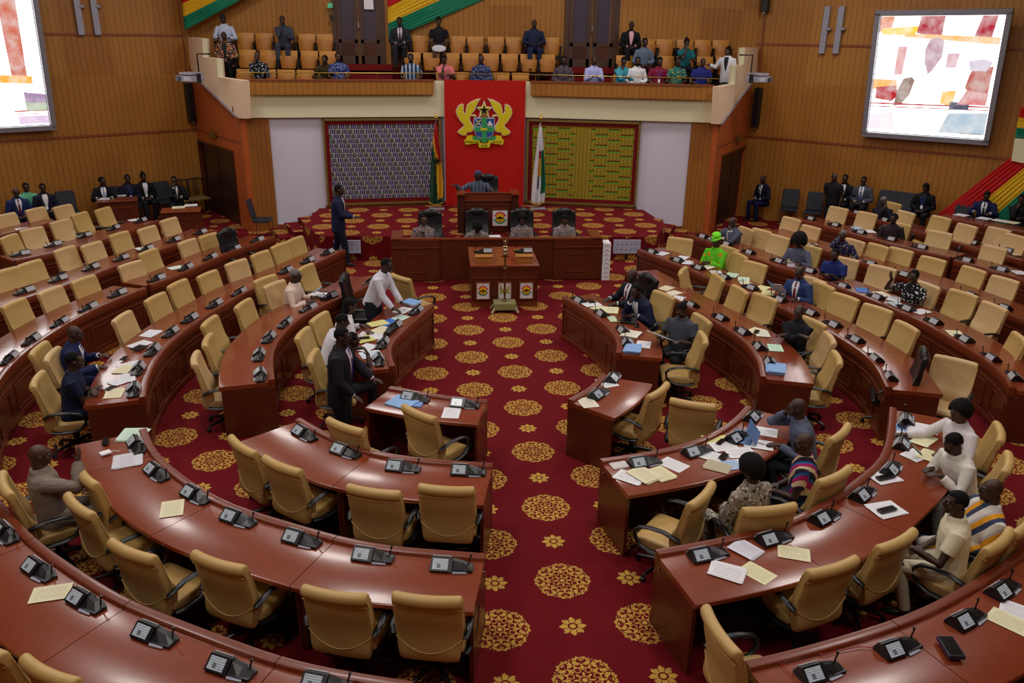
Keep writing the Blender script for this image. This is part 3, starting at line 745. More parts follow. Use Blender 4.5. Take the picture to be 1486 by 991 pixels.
# ================================================================ FRONT OF THE CHAMBER
PROTOS = []
FN = Vector((0, -1, 0))
def txt(s, size, m, parent, loc, name='lettering', rot=(pi / 2, 0, 0), ext=.002, align='CENTER'):
    cu = bpy.data.curves.new(name, 'FONT'); cu.body = s; cu.size = size; cu.extrude = ext; cu.align_x = align; cu.align_y = 'CENTER'
    tmp = bpy.data.objects.new('tmp', cu); COL.objects.link(tmp)
    me = bpy.data.meshes.new_from_object(tmp.evaluated_get(bpy.context.evaluated_depsgraph_get())); bpy.data.objects.remove(tmp)
    me.materials.clear(); me.materials.append(m); o = bpy.data.objects.new(name, me); COL.objects.link(o)
    o.parent = parent; o.location = loc; o.rotation_euler = rot; return o
# ---- woven wall hangings
def kente_left():
    m, nt, b = newmat('woven_purple_white'); setb(b, .9, .1); v, x, y, z = coords(nt, 'Object')
    S = .155
    u = x / S; w = z / .125
    uu = u + (w.fl()) * .5; cu = (uu).fl(); blk = cu.mod(2.0) > .5
    fu = uu - cu; fw = w - w.fl()
    bars = ((fu * 3).mod(1.0) > .32) * (fw > .15) * (fw < .9)
    ring = (((fu - .5) * (fu - .5) + (fw - .5) * (fw - .5)).sqrt() - .30).abs() < .10
    dot = ((fu - .5) * (fu - .5) + (fw - .5) * (fw - .5)) < .02
    c1 = mix(nt, bars, hexc('a39db0'), hexc('371458'))
    c2 = mix(nt, (ring + dot).min(1.0), hexc('a8a690'), hexc('262848'))
    gr = (fw < .14); out = mix(nt, blk, c1, c2); out = mix(nt, gr, out, hexc('38504c'))
    nt.links.new(out, b.inputs['Base Color']); return m
def kente_right():
    m, nt, b = newmat('woven_gold_green'); setb(b, .9, .1); v, x, y, z = coords(nt, 'Object')
    zig = ((x * 62 + (z * 75).sin() * 1.6).sin() > .0)
    base = mix(nt, zig, hexc('a98d2c'), hexc('6f6a24'))
    rows = (z / .14).fl(); fz = z / .14 - rows
    fx = (x / .68 + rows.mod(2.0) * .5).mod(1.0)
    dash = (fx < .5) * (fz > .2) * (fz < .75) * ((x.abs() > .22))
    d2 = (fz > .46)
    base = mix(nt, dash, base, mix(nt, d2, hexc('5e9a34'), hexc('6a3a18')))
    nt.links.new(base, b.inputs['Base Color']); return m
def hanging(nm, q, mcloth, label):
    """q: four pixel corners tl,tr,br,bl of the gilt frame, on the front wall plane"""
    a, b = (PL if nm == 'left' else PR); d = (b - a).normalized(); n = Vector((d.y, -d.x, 0)); a3 = v3(a, 0) + n * -.1
    P = [atP(x, y, a3, n) for x, y in q]
    c = sum(P, Vector()) / 4; w = ((P[1] - P[0]).dot(Vector((d.x, d.y, 0))) + (P[2] - P[3]).dot(Vector((d.x, d.y, 0)))) / 2; h = (P[0].z + P[1].z - P[2].z - P[3].z) / 2
    t = thing('wall_hanging', label, 'wall hanging', c, math.atan2(d.y, d.x))
    MB().box((0, -.03, 0), (w - .3, .03, h - .3)).obj('woven_cloth', mcloth, t)
    g = MB(); g2 = MB()
    for (x, z, ww, hh) in ((0, h / 2 - .03, w, .06), (0, -h / 2 + .03, w, .06), (-w / 2 + .03, 0, .06, h), (w / 2 - .03, 0, .06, h)): g.box((x, -.05, z), (ww, .09, hh))
    for (x, z, ww, hh) in ((0, h / 2 - .11, w - .12, .1), (0, -h / 2 + .11, w - .12, .1), (-w / 2 + .11, 0, .1, h - .32), (w / 2 - .11, 0, .1, h - .32)): g2.box((x, -.03, z), (ww, .06, hh))
    g.obj('frame', M['brassf'], t); g2.obj('border', M['dred'], t)
M['brassf'] = mat('7d6434', .5, .4, .3)
hanging('left', [(469, 173), (640, 169), (640, 294), (473, 297)], kente_left(), 'framed purple and white woven cloth left of the red backdrop')
hanging('right', [(764, 170), (931, 179), (922, 299), (764, 294)], kente_right(), 'framed gold and green woven cloth right of the red backdrop')
# ---- coat of arms
arms = thing('coat_of_arms', 'painted coat of arms with two eagles and black star on red backdrop', 'emblem', tuple(atY(702.5, 179, 22.86)))
k_ = .00213
def ap(pts, t0, t1, name, m, bevel=0, mirror=False):
    b = MB()
    for s in ((1, -1) if mirror else (1,)):
        P = [Vector((s * (x - 560) * k_, 0, -(y - 528) * k_)) for x, y in pts]
        b.prism(P, Vector((0, -t0, 0)), Vector((0, -t1, 0)))
    return b.obj(name, m, arms)
yel = mat('d8c61c', .45, .4); whi = mat('dcdce0', .5)
eag = [(520,222),(500,224),(488,232),(470,225),(462,236),(446,232),(438,246),(420,245),(414,258),(396,258),(388,270),(370,272),(362,290),(346,296),(346,314),(334,322),(336,345),(324,360),(328,390),(320,412),(310,400),(298,370),(305,340),(298,322),(306,292),(286,298),(280,278),(262,300),(246,296),(240,316),(222,318),(222,342),(206,350),(212,372),(198,385),(210,410),(214,430),(228,455),(244,480),(262,510),(284,532),(303,552),(286,572),(268,590),(240,610),(220,632),(232,654),(262,670),(300,682),(330,676),(338,655),(345,640),(380,640),(410,630),(425,600),(424,560),(398,520),(380,490),(376,462),(388,442),(405,438),(430,446),(452,452),(462,440),(452,426),(430,418),(405,420),(392,428),(410,400),(440,372),(455,330),(470,300),(484,270),(500,248)]
ap(eag, .005, .045, 'eagle_outline', whi, mirror=True)
ins = []
cx_ = sum(p[0] for p in eag) / len(eag); cy_ = sum(p[1] for p in eag) / len(eag)
for i, (x, y) in enumerate(eag):
    p, n = eag[i - 1], eag[(i + 1) % len(eag)]; tx, ty = n[0] - p[0], n[1] - p[1]; l = math.hypot(tx, ty) or 1; ins.append((x - ty / l * 7, y + tx / l * 7)) 
def area2(p): return sum(p[i][0] * p[(i + 1) % len(p)][1] - p[(i + 1) % len(p)][0] * p[i][1] for i in range(len(p)))
if abs(area2(ins)) > abs(area2(eag)): ins = [(2 * e[0] - i[0], 2 * e[1] - i[1]) for e, i in zip(eag, ins)]
ap(ins, .045, .06, 'eagle', yel, mirror=True)
def starp(cx, cy, R, r=.38, rot=0): return [(cx + (R if i % 2 == 0 else R * r) * sin(pi * i / 5 + rot), cy - (R if i % 2 == 0 else R * r) * cos(pi * i / 5 + rot)) for i in range(10)]
ap(starp(560, 362, 118, .42), .01, .04, 'star_outline', whi); ap(starp(560, 362, 96, .42), .04, .05, 'star_border', yel); ap(starp(560, 366, 66), .05, .06, 'black_star', M['black'])
ap([(428,458),(692,458),(692,600),(675,660),(640,700),(560,720),(480,700),(445,660),(428,600)], .01, .05, 'shield_outline', whi)
blu = mat('1d4a94', .5); grn = mat('2d9a5a', .5)
for nm, p in (('quarter', [(435,466),(526,466),(526,562),(435,562)]), ('quarter', [(594,466),(686,466),(686,562),(594,562)]), ('quarter', [(440,634),(526,634),(526,700),(480,690),(450,660)]), ('quarter', [(594,634),(680,634),(668,660),(640,690),(594,700)])): ap(p, .05, .056, nm, blu)
ap([(530,450),(592,450),(592,760),(560,765),(530,760)], .056, .066, 'green_cross', grn); ap([(438,570),(684,570),(684,628),(438,628)], .056, .0655, 'green_cross', grn)
ap([(520,575),(545,585),(600,590),(608,605),(585,606),(560,612),(530,612),(512,600)], .066, .072, 'lion', yel)
ap([(445,548),(515,476),(524,486),(456,558)], .056, .062, 'sword', yel); ap([(445,478),(453,472),(520,548),(512,556)], .056, .062, 'staff', whi)
ap([(600,552),(600,530),(615,528),(618,505),(632,492),(646,505),(650,528),(668,530),(668,552)], .056, .062, 'castle', whi)
ap([(410,725),(414,690),(440,680),(470,700),(560,725),(650,700),(685,680),(712,690),(716,725),(640,745),(480,745)], .008, .04, 'grass_mound', grn)
ap([(305,740),(332,715),(340,680),(415,675),(412,722),(440,738),(500,742),(512,772),(606,772),(618,742),(680,738),(712,722),(706,675),(782,680),(788,715),(818,740),(800,792),(640,775),(628,828),(494,828),(482,775),(322,792)], .012, .05, 'ribbon', yel)
for s, x, y, r in (('FREEDOM', 405, 762, .06), ('AND', 561, 804, 0), ('JUSTICE', 716, 762, -.06)):
    txt(s, .085, M['black'], arms, ((x - 560) * k_, -.053, -(y - 528) * k_), rot=(pi / 2, r, 0))
for s in (-1, 1):
    MB().tube([(s * .03, -.03, .17), (s * .015, -.05, .19)], .01).obj('torse', yel, arms)
# ---- emblem plates
def emblem_plate(loc, w, h, label, arms_like=False):
    t = thing('emblem_plate', label, 'plaque', loc)
    MB().box((0, 0, 0), (w, .012, h)).obj('board', M['white'], t)
    fr = MB()
    for (x, z, ww, hh) in ((0, h / 2 + .012, w + .05, .024), (0, -h / 2 - .012, w + .05, .024), (-w / 2 - .012, 0, .024, h), (w / 2 + .012, 0, .024, h)): fr.box((x, -.006, z), (ww, .03, hh))
    fr.obj('frame', M['desk_edge'], t)
    R = w * .42
    def disc(r, a0, a1, y, nm, m, z0=0):
        n = 24; P = [Vector((cos(a0 + (a1 - a0) * i / n) * r, 0, z0 + sin(a0 + (a1 - a0) * i / n) * r)) for i in range(n + 1)]
        MB().prism(P, Vector((0, -y, 0)), Vector((0, -y - .004, 0))).obj(nm, m, t)
    if arms_like:
        for s in (-1, 1):
            MB().prism([Vector((s * x * w, 0, z * w)) for x, z in ((.05, -.25), (.38, -.22), (.30, .0), (.42, .25), (.25, .42), (.2, .2), (.12, .12))], Vector((0, -.006, 0)), Vector((0, -.011, 0))).obj('eagle', mat('b8a24a', .5), t)
        MB().prism([Vector((x * w, 0, z * w)) for x, z in ((-.12, .12), (.12, .12), (.11, -.14), (0, -.24), (-.11, -.14))], Vector((0, -.011, 0)), Vector((0, -.016, 0))).obj('shield', mat('3c5a86', .5), t)
        MB().prism([Vector((x * w / 400, 0, -z * w / 400)) for x, z in starp(0, -110, 50)], Vector((0, -.011, 0)), Vector((0, -.016, 0))).obj('star', M['black'], t)
        return t
    disc(R, R_(12), R_(168), .006, 'red_arc', mat('c8141c', .5)); disc(R, R_(-168), R_(-12), .006, 'green_arc', mat('1f7a4a', .5))
    disc(R * .70, 0, 2 * pi - .001, .010, 'sun_disc', mat('f0b414', .5))
    for a in range(-75, 76, 25):
        for s in (0, 180):
            aa = R_(90 + a + s); MB().box((cos(aa) * R * .85, -.011, sin(aa) * R * .85), (R * .10, .003, R * .12)).obj('ring_mark', M['white'], t)
    bb = MB().prism([Vector((x * R, 0, z * R)) for x, z in ((-.72, -.06), (-.55, .06), (-.25, .08), (-.2, .16), (-.05, .2), (0, .42), (.05, .2), (.2, .16), (.25, .08), (.55, .06), (.72, -.06), (.5, -.14), (-.5, -.14))], Vector((0, -.014, 0)), Vector((0, -.018, 0)))
    bb.obj('building_silhouette', M['black'], t)
    MB().box((0, -.016, -R * .38), (R * .12, .004, R * .3)).obj('building_silhouette', M['black'], t)
    return t
# ---- presiding desk on the dais
def panel_frame(b, x0, x1, z0, z1, y, w=.02, t=.015):
    for (a, c, e, f) in ((x0, x1, z0, z0 + w), (x0, x1, z1 - w, z1), (x0, x0 + w, z0, z1), (x1 - w, x1, z0, z1)): b.box(((a + c) / 2, y - t / 2, (e + f) / 2), (c - a, t, f - e))
sx0, sx1 = .40, 1.86; SY = 19.55
t = thing('presiding_desk', 'tall mahogany presiding desk on the carpeted dais under the coat of arms', 'desk', ((sx0 + sx1) / 2, SY, DZ))
W2 = (sx1 - sx0) / 2; SH = .95
MB().box((0, 0, .43), (W2 * 2 - .28, .06, .84)).obj('front_panel', M['desk'], t)
for s in (-1, 1): MB().box((s * (W2 - .08), .18, .46), (.16, .6, .92)).obj('side_pillar', M['desk_dark'], t)
b = MB().box((0, .10, SH - .16), (W2 * 2 - .3, .36, .04)); b.obj('worktop', M['desk_top'], t)
b = MB()
b.box((0, -.02, SH - .08), (W2 * 2 - .30, .06, .16)); 
for s in (-1, 1): b.box((s * (W2 - .08), .14, SH - .01), (.2, .66, .035))
b.box((0, -.02, SH + .005), (W2 * 2 - .30, .1, .025)); b.box((0, -.045, .68), (W2 * 2 - .3, .02, .02)); b.obj('ledge', M['desk_edge'], t)
b = MB(); panel_frame(b, -W2 + .2, -.04, .10, .60, -.03); panel_frame(b, .04, W2 - .2, .10, .60, -.03); b.obj('moulding', M['desk_edge'], t)
emblem_plate((1.13 + .29, SY - .05, DZ + .36), .36, .38, 'square white emblem plaque on the presiding desk front')
tag(MB().box((0, 0, 0), (.36, .014, .36)).obj('blank_plate', M['greyw'], loc=(1.13 - .29, SY - .05, DZ + .36)), 'pale blank plate on presiding desk front, left of the emblem plaque', 'plaque')
# ---- clerks' long desk
CY = 17.4
t = thing('clerks_desk', 'long mahogany clerks desk with raised wings below the dais', 'desk', (1.2, CY, 0))
X0, X1 = -2.28, 2.32
MB().box((0, 0, .46), (2.5, .05, .90)).obj('front_panel', M['desk'], t)
for s in (-1, 1):
    xa, xb = (X0, -1.25) if s < 0 else (1.25, X1)
    MB().box(((xa + xb) / 2, -.06, .47), (xb - xa, .06, .90)).obj('wing_panel', M['desk'], t)
    b = MB(); b.box(((xa + xb) / 2, -.10, .76), (xb - xa + .02, .02, .02)); panel_frame(b, xa + .28, xb - .26, .2, .62, -.09); b.obj('moulding', M['desk_edge'], t)
    b = MB(); b.box(((xa + xb) / 2 - s * .08, .0, .935), (xb - xa - .16, .16, .03)); b.box(((X0 + .12) if s < 0 else (X1 - .12), .30, .95), (.24, .8, .03)); b.obj('ledge', M['desk_edge'], t)
    MB().box(((X0 + .03) if s < 0 else (X1 - .03), .35, .46), (.06, .8, .92)).obj('end_panel', M['desk'], t)
MB().box((0, .02, .925), (2.52, .14, .03)).obj('ledge', M['desk_edge'], t)
MB().box((0, .42, .75), (4.4, .6, .03)).obj('worktop', M['desk_top'], t)
# ---- table of the house with book boxes and plaques
TX, TY0, TY1 = 1.235, 15.5, 16.95; TW = .66; TH = .86
t = thing('centre_table', 'square mahogany table with emblem plaques in the carpeted well', 'table', (TX, (TY0 + TY1) / 2, 0))
hy = (TY1 - TY0) / 2
b = MB()
for s in (-1, 1): b.box((s * (TW - .02), 0, .41), (.04, hy * 2 - .04, .80))
b.obj('side_panel', M['desk'], t)
MB().box((0, -hy + .02, .41), (TW * 2 - .06, .04, .80)).obj('front_panel', M['desk'], t)
MB().box((0, hy - .02, .41), (TW * 2 - .06, .04, .80)).obj('back_panel', M['desk'], t)
bev(MB().box((0, 0, TH - .025), (TW * 2 + .04, hy * 2 + .04, .05)).obj('worktop', M['desk_top'], t), .01)
b = MB(); b.box((0, -hy - .008, .60), (TW * 2, .02, .02)); b.box((0, -hy - .004, .05), (TW * 2, .014, .1)); b.obj('moulding', M['desk_edge'], t)
for dx, nm, al in ((-.43, 'left', False), (0, 'middle', True), (.43, 'right', False)):
    emblem_plate((TX + dx, TY0 - .012, .34), .25, .33, 'white plaque with %s, %s of three on the centre table' % ('a faint crest' if al else 'round red and green emblem', nm), al)
for s, nm in ((-1, 'left'), (1, 'right')):
    t = thing('book_box', 'light oak lectern box on the centre table, %s of the mace' % nm, 'box', (TX + s * .40, TY0 + .33, TH))
    bev(MB().box((0, 0, .055), (.33, .34, .11)).obj('box_body', M['box_wood'], t), .005); bev(MB().prism([(-.175, -.19, .11), (-.175, .19, .11), (-.175, .19, .19), (-.175, -.19, .13)], Vector((0, 0, 0)), Vector((.35, 0, 0))).obj('lid', M['box_wood'], t), .005)
    dup(UNIT, (TX + s * .40 - .01, TY0 + .36, TH + .165), pi, 'delegate microphone unit on the %s oak box of the centre table' % nm, None)
# mace
mc = thing('mace', 'tall ceremonial mace with eagle head standing before the centre table', 'mace', (1.215, 15.22, 0))
sil = mat('9a8468', .3, .5, .8); mgold = mat('a08040', .3, .5, .8)
bev(MB().box((0, 0, .13), (.44, .30, .15)).obj('plinth', mat('8f8a5c', .45), mc), .02)
b = MB()
for sx in (-1, 1):
    for sy in (-1, 1): b.tube([(sx * .2, sy * .13, .10), (sx * .26, sy * .16, .012)], .025, 8)
b.obj('feet', mat('a8a47c', .45), mc)
prof = [(.03, .2), (.05, .22), (.022, .25), (.02, .38), (.034, .40), (.02, .42), (.02, .60), (.03, .62), (.02, .66), (.022, .85), (.04, .87), (.024, .9), (.018, 1.12)]
MB().lathe(prof, seg=12).obj('shaft', mat('6e4426', .35, .5, .5), mc, smooth=True)
MB().lathe([(.02, 1.1), (.05, 1.13), (.05, 1.17), (.03, 1.19), (.06, 1.23), (.04, 1.27), (.055, 1.30), (.02, 1.32)], seg=12).obj('head_rings', sil, mc, smooth=True)
MB().ell((0, 0, 1.37), (.028, .03, .06)).obj('eagle_body', sil, mc, smooth=True)
for s in (-1, 1): MB().prism([(s * .015, 0, 1.34), (s * .05, 0, 1.40), (s * .085, 0, 1.55), (s * .055, 0, 1.50), (s * .045, 0, 1.46), (s * .02, 0, 1.40)], Vector((0, -.008, 0)), Vector((0, .008, 0))).obj('wing', sil, mc)
MB().box((0, .0, 1.10), (.16, .03, .02)).obj('cross_rest', M['desk'], mc)
# dais box speakers and white plates
def plate(px, py, w, h, lab):
    q = atY(px, py, 19.0)
    t = thing('stage_panel', lab, 'panel', (q.x, 19.0 if px < 700 else 18.95, q.z - h / 2))
    MB().box((0, 0, h / 2), (w, .06, h)).obj('casing', mat('a9acc4', .5), t)
    d = MB()
    for i in range(int(w / .11)):
        for j in range(2): d.box((-w / 2 + .09 + i * .11, -.033, h * (.3 + .4 * j)), (.02, .008, .02))
    d.obj('fixings', M['black'], t)
    MB().box((0, .03, -(q.z - h / 2) / 2), (.06, .04, max(.05, q.z - h / 2))).obj('stand', M['black'], t)
plate(504, 358, .62, .30, 'pale perforated panel against the dais front, left of the clerks desk')
plate(909, 357, .66, .33, 'pale perforated panel against the dais front, right of the clerks desk')
t = thing('loudspeaker_column', 'white slotted loudspeaker column beside the clerks desk', 'loudspeaker', (3.62, 17.45, 0))
q = MB().box((0, 0, .42), (.17, .34, .84)).obj('cabinet', M['white'], t)
b = MB()
for k in range(8):
    b.prism([(-.06, -.175, .05 + k * .1), (.0, -.175, .10 + k * .1), (.06, -.175, .05 + k * .1), (.06, -.175, .06 + k * .1), (0, -.175, .11 + k * .1), (-.06, -.175, .06 + k * .1)], Vector((0, 0, 0)), Vector((0, -.004, 0)))
b.obj('grille', mat('8d8fa2', .5), t)
# ---- flags
def flag(px, colors, label, fring):
    x0 = atY(px, 200, 22.35).x; Y = 22.3
    t = thing('hanging_flag', label, 'flag', (x0, Y, DZ))
    MB().tube([(0, 0, .02), (0.02, 0, 2.42)], .018, 8).obj('pole', M['chrome'], t, smooth=True)
    MB().lathe([(.02, 0), (.05, .03), (.04, .07), (.015, .1), (.005, .14)], c=(.02, 0, 2.40), seg=10).obj('finial', M['gold'], t, smooth=True)
    bev(MB().box((0, 0, .02), (.42, .22, .04)).obj('base', M['greyw'], t), .01)
    b = MB(); nu, nv = 16, 30; vs = []
    for j in range(nv + 1):
        v = j / nv; z = 2.32 - v * 2.12; w = .05 + .30 * min(1, v * 1.35) ** .9
        for i in range(nu + 1):
            u = i / nu; zz = z - .10 * u * (1 - v) - .06 * sin(u * pi)
            xx = -.10 * v + (u - .28) * w; yy = -.05 + .05 * sin(u * 5 * pi + v * 1.5) * min(1, v * 2)
            vs.append((xx, yy, zz))
    for j in range(nv):
        for i in range(nu):
            a = j * (nu + 1) + i; b.add([], [])
            b.f.append((a, a + nu + 1, a + nu + 2, a + 1)); b.mi.append(colors((i + .5) / nu, (j + .5) / nv))
    b.v = vs
    o = b.obj('cloth', fring[0], t, smooth=True); s = o.modifiers.new('s', 'SOLIDIFY'); s.thickness = .008
    MB().tube([(-.10 + (u / 8 - .28) * .35, -.055 + .05 * sin(u / 8 * 5 * pi + 1.5), .20 - .06 * sin(u / 8 * pi)) for u in range(9)], .014, 6).obj('fringe', mat('c8a83c', .8), t)
    return t
fr_, fy_, fg_ = mat('a80f16', .7), mat('d8a31c', .7), mat('123f30', .7)
def ghana(u, v):
    d = v + (u - .5) * -.35
    if d < .30: return 0
    return 1 if (u > .32 + max(0, v - .35) * .55 or d < .42) and v < .95 else 2
t = flag(632, ghana, 'hanging red, gold and green flag with black star left of backdrop', [[fr_, fy_, fg_]])
P = [Vector((x * .0011 + .03, -.125, 1.32 - y * .0011)) for x, y in starp(0, 0, 120)]
MB().prism(P, Vector((0, 0, 0)), Vector((0, .012, 0))).obj('black_star', M['black'], t)
wh_, gr2 = mat('d4d2da', .75), mat('1e6a4a', .7)
def wflag(u, v):
    if u > .62 and .30 < v < .86: return 1
    if .30 < v < .40 and u > .4: return 2
    if .35 < u < .62 and .40 < v < .62: return 3
    if .35 < u < .5 and .62 < v < .80: return 4
    return 0
t = flag(783, wflag, 'hanging white flag with green and gold emblem right of backdrop', [[wh_, gr2, fr_, fy_, mat('50506a', .7)]])
# ---- drapes of pleated cloth
def drape(name, label, A0, A1, B0, B1, w0, bands, sag=.0, n=(0, -1, 0), pleat=.02):
    """pleated bunting between the edge A0-A1 and the edge B0-B1, split across into coloured bands"""
    t = thing(name, label, 'drape', tuple((A0 + B0) / 2)); org = (A0 + B0) / 2; n = Vector(n)
    nb = len(bands); nv = 14; nu = 18
    for k, (nm, m) in enumerate(bands):
        b = MB(); vs = []
        for j in range(nv + 1):
            s = (k + j / nv) / nb; P = A0.lerp(A1, s); Q = B0.lerp(B1, s)
            for i in range(nu + 1):
                u = i / nu; p = P.lerp(Q, u) - org; p.z -= sag * sin(pi * u)
                p = p + n * (.05 + pleat * (sin(j / nv * 2 * pi * 5 + sin(u * 3 + k) * .8) * .5 + .3 * sin(j * 2.1 + u * 5)))
                vs.append(p)
        b.v = vs
        for j in range(nv):
            for i in range(nu): a = j * (nu + 1) + i; b.f.append((a, a + 1, a + nu + 2, a + nu + 1)); b.mi.append(0)
        o = b.obj(nm, m, t, smooth=True); s = o.modifiers.new('s', 'SOLIDIFY'); s.thickness = .01
    return t
dr, dy, dg = mat('b81216', .7, .3), mat('d9ac1e', .7, .3), mat('15785a', .7, .3)
bd = [('red_band', dr), ('yellow_band', dy), ('green_band', dg)]
def gw(x, y): return atY(x, y, B_(0) - .05)
drape('pleated_drape', 'red, yellow and green pleated drape above the gallery left end', gw(263, -14), gw(269, 44), gw(330, -40), gw(372, -12), 0, bd)
drape('pleated_drape', 'red, yellow and green pleated drape right of the left gallery door', gw(562, -12), gw(564, 57), gw(640, -60), gw(740, -16), 0, bd)
drape('pleated_drape', 'red, yellow and green pleated drape right of the right gallery door', gw(897, 12), gw(893, 68), gw(960, -42), gw(1022, -12), 0, bd)
def rw(x, y, o=.06): return atP(x, y, v3(CR, 0) + RN * o, RN)
def lw(x, y, o=.06): return atP(x, y, v3(CL, 0) + LN * o, LN)
drape('pleated_drape', 'wide red, yellow and green pleated drape low on the right wall', rw(1480, 218, .25), rw(1530, 270, .25), rw(1352, 318, .2), rw(1420, 372, .2), 0, bd, 0, RN)
drape('pleated_drape', 'short swag of red, yellow and green cloth at the right edge', rw(1482, 155, .3), rw(1473, 200, .3), rw(1530, 160, .3), rw(1530, 205, .3), 0, bd, 0, RN)
tag(MB().prism([rw(1474, 195, .3), rw(1530, 200, .3), rw(1530, 245, .3), rw(1468, 233, .3)], Vector((0, 0, 0)), RN * .05).obj('cream_valance', M['cream']), 'cream cloth valance at the right edge above the drape', 'valance')
# ---- big video screens
def em(c, s=1.0, nm='display_light'):
    k = ('em', c, s)
    if k in _mc: return _mc[k]
    m, nt, b = newmat(nm); col = hexc(c); setb(b, .3, .3)
    v, x, y, z = coords(nt, 'Object'); n = noise(nt, v, 4, 4, (1, 6, 1)); n2 = noise(nt, v, 1.2, 2)
    o = mix(nt, ((n - .35) * 1.6).max(0.0).min(.5), col, (1, .93, .9)); b.inputs['Base Color'].default_value = (.02, .02, .02, 1)
    nt.links.new(o, b.inputs['Emission Color']); b.inputs['Emission Strength'].default_value = s; _mc[k] = m; return m
def screen(nm, P, n, img, label):
    tl, tr, br, bl = P; c = (tl + tr + br + bl) / 4
    ex = ((tr - tl) + (br - bl)).normalized(); ez = ((tl - bl) + (tr - br)).normalized(); ny = ex.cross(ez).normalized(); ez = ny.cross(ex) * -1 if ny.cross(ex).dot(ez) < 0 else ny.cross(ex)
    W = ((tr - tl).length + (br - bl).length) / 2; H = ((tl - bl).length + (tr - br).length) / 2
    t = thing('video_screen', label, 'screen', c)
    if ny.dot(v3(CEN, 1) - c) > 0: ny = -ny      # local +Y points into the wall
    Rm = Matrix((ex, ny, ez)).transposed(); 
    if Rm.determinant() < 0: Rm = Matrix((-ex, ny, ez)).transposed(); fx = -1
    else: fx = 1
    t.rotation_euler = Rm.to_euler()
    f = MB()
    for (x, z, ww, hh) in ((0, H / 2, W + .12, .12), (0, -H / 2, W + .12, .12), (-W / 2, 0, .12, H), (W / 2, 0, .12, H)): f.box((x, -.02, z), (ww, .2, hh))
    f.obj('frame', mat('8c8c98', .4, .5, .3), t)
    MB().box((0, .05, 0), (W, .1, H)).obj('housing', M['black'], t)
    MB().box((0, -.02, 0), (W - .16, .03, H - .16)).obj('display', em('ffffff', 4), t)
    for k, (pts, c_, s_) in enumerate(img):
        Pq = [Vector((fx * (x - .5) * (W - .16), -.036 - .0015 * k, (.5 - y) * (H - .16))) for x, y in pts]
        MB().prism(Pq, Vector((0, 0, 0)), Vector((0, -.001, 0))).obj('display_picture', em(c_, s_), t)
    br_ = MB().tube([(0, .1, H * .3), (0, .55, H * .3)], .04, 6).tube([(0, .1, -H * .3), (0, .3, -H * .3)], .04, 6); br_.obj('bracket', M['black'], t)
    return t
def tiltP(px, o_top, o_bot, base, n):
    """pixels top/bottom -> points offset from the wall"""
    (a, b, c, d) = px; p = v3(base, 0)
    f = lambda q, o: atP(q[0], q[1], p + n * o, n)
    return [f(a, o_top), f(b, o_top), f(c, o_bot), f(d, o_bot)]
imgR = [([(0, 0), (.12, 0), (.10, .12), (0, .13)], 'f0a080', 1.0), ([(.02, .10), (.35, .08), (.3, .16), (.02, .15)], 'ffc840', 1.2),
 ([(.34, 0), (.54, 0), (.53, .17), (.32, .14)], 'c01230', .9), ([(.83, 0), (.95, 0), (.92, .22), (.78, .2)], 'c01230', .9), ([(.22, .14), (1, .17), (.99, .23), (.22, .17)], 'ffb860', 1.1),
 ([(.18, .25), (.26, .25), (.24, .49), (.17, .49)], 'e8a8a8', 1.0), ([(.44, .19), (.50, .17), (.56, .20), (.56, .33), (.50, .44), (.46, .48), (.42, .38), (.41, .27)], 'c9a0b4', .95),
 ([(.60, .30), (.70, .30), (.68, .42), (.6, .42)], 'e0b0bc', 1.0),
 ([(.82, .42), (.98, .40), (.97, .66), (.86, .66), (.78, .58), (.80, .48)], 'd06a5a', .85), ([(.78, .36), (.9, .34), (.97, .37), (.93, .44), (.80, .44)], 'd8c8e0', 1.0),
 ([(0, .53), (.2, .53), (.22, .60), (0, .62)], 'ffb030', 1.1), ([(.03, .60), (.2, .58), (.24, .66), (.18, .72), (.03, .70)], 'c81a28', .9),
 ([(.22, .62), (.26, .52), (.33, .50), (.36, .53), (.33, .66), (.26, .75), (.2, .76)], 'a8887c', .85), ([(.60, .62), (.72, .6), (.70, .74), (.6, .72)], 'ffc040', 1.1),
 ([(0, .735), (1, .725), (1, .74), (0, .75)], 'c8142a', .9), ([(0, .765), (1, .755), (1, .765), (0, .775)], 'b8102a', .9), ([(.68, .70), (.84, .70), (.84, .765), (.68, .77)], '6a6a80', .7),
 ([(.68, .80), (1, .78), (1, .97), (.62, .97)], 'b8cfe0', .95), ([(0, .86), (.2, .80), (.24, .97), (0, .98)], 'f4e4f0', 1.1), ([(.80, .60), (.98, .62), (.97, .72), (.74, .72)], 'e88a8a', .9),
 ([(.80, .96), (.97, .96), (.97, .965), (.80, .965)], '303038', .5), ([(.80, .98), (.95, .98), (.95, .985), (.80, .985)], '303038', .5)]
ptR = tiltP([(1279, 19), (1470, 16), (1429, 206), (1252, 193)], .55, .16, CR, RN)
screen('right', ptR, RN, imgR, 'bright tilted video screen with grey frame on the right wall')
imgL = [([(.78, 0), (.90, 0), (.90, .62), (.80, .62)], 'e0745a', .9), ([(.62, .60), (.93, .62), (.93, .68), (.62, .66)], 'ffb040', 1.1), ([(.86, .74), (1, .76), (1, .85), (.86, .83)], 'b090b8', .9),
 ([(.78, .88), (1, .88), (1, .893), (.78, .893)], 'c8142a', .9), ([(.78, .905), (1, .905), (1, .912), (.78, .912)], 'c8142a', .9), ([(.86, .82), (1, .83), (1, .885), (.86, .885)], 'b8cfa8', .9), ([(.80, .925), (1, .925), (1, .99), (.80, .99)], 'e8c8ec', 1.0), ([(.5, .0), (.7, 0), (.7, .3), (.5, .3)], 'c01230', .9)]
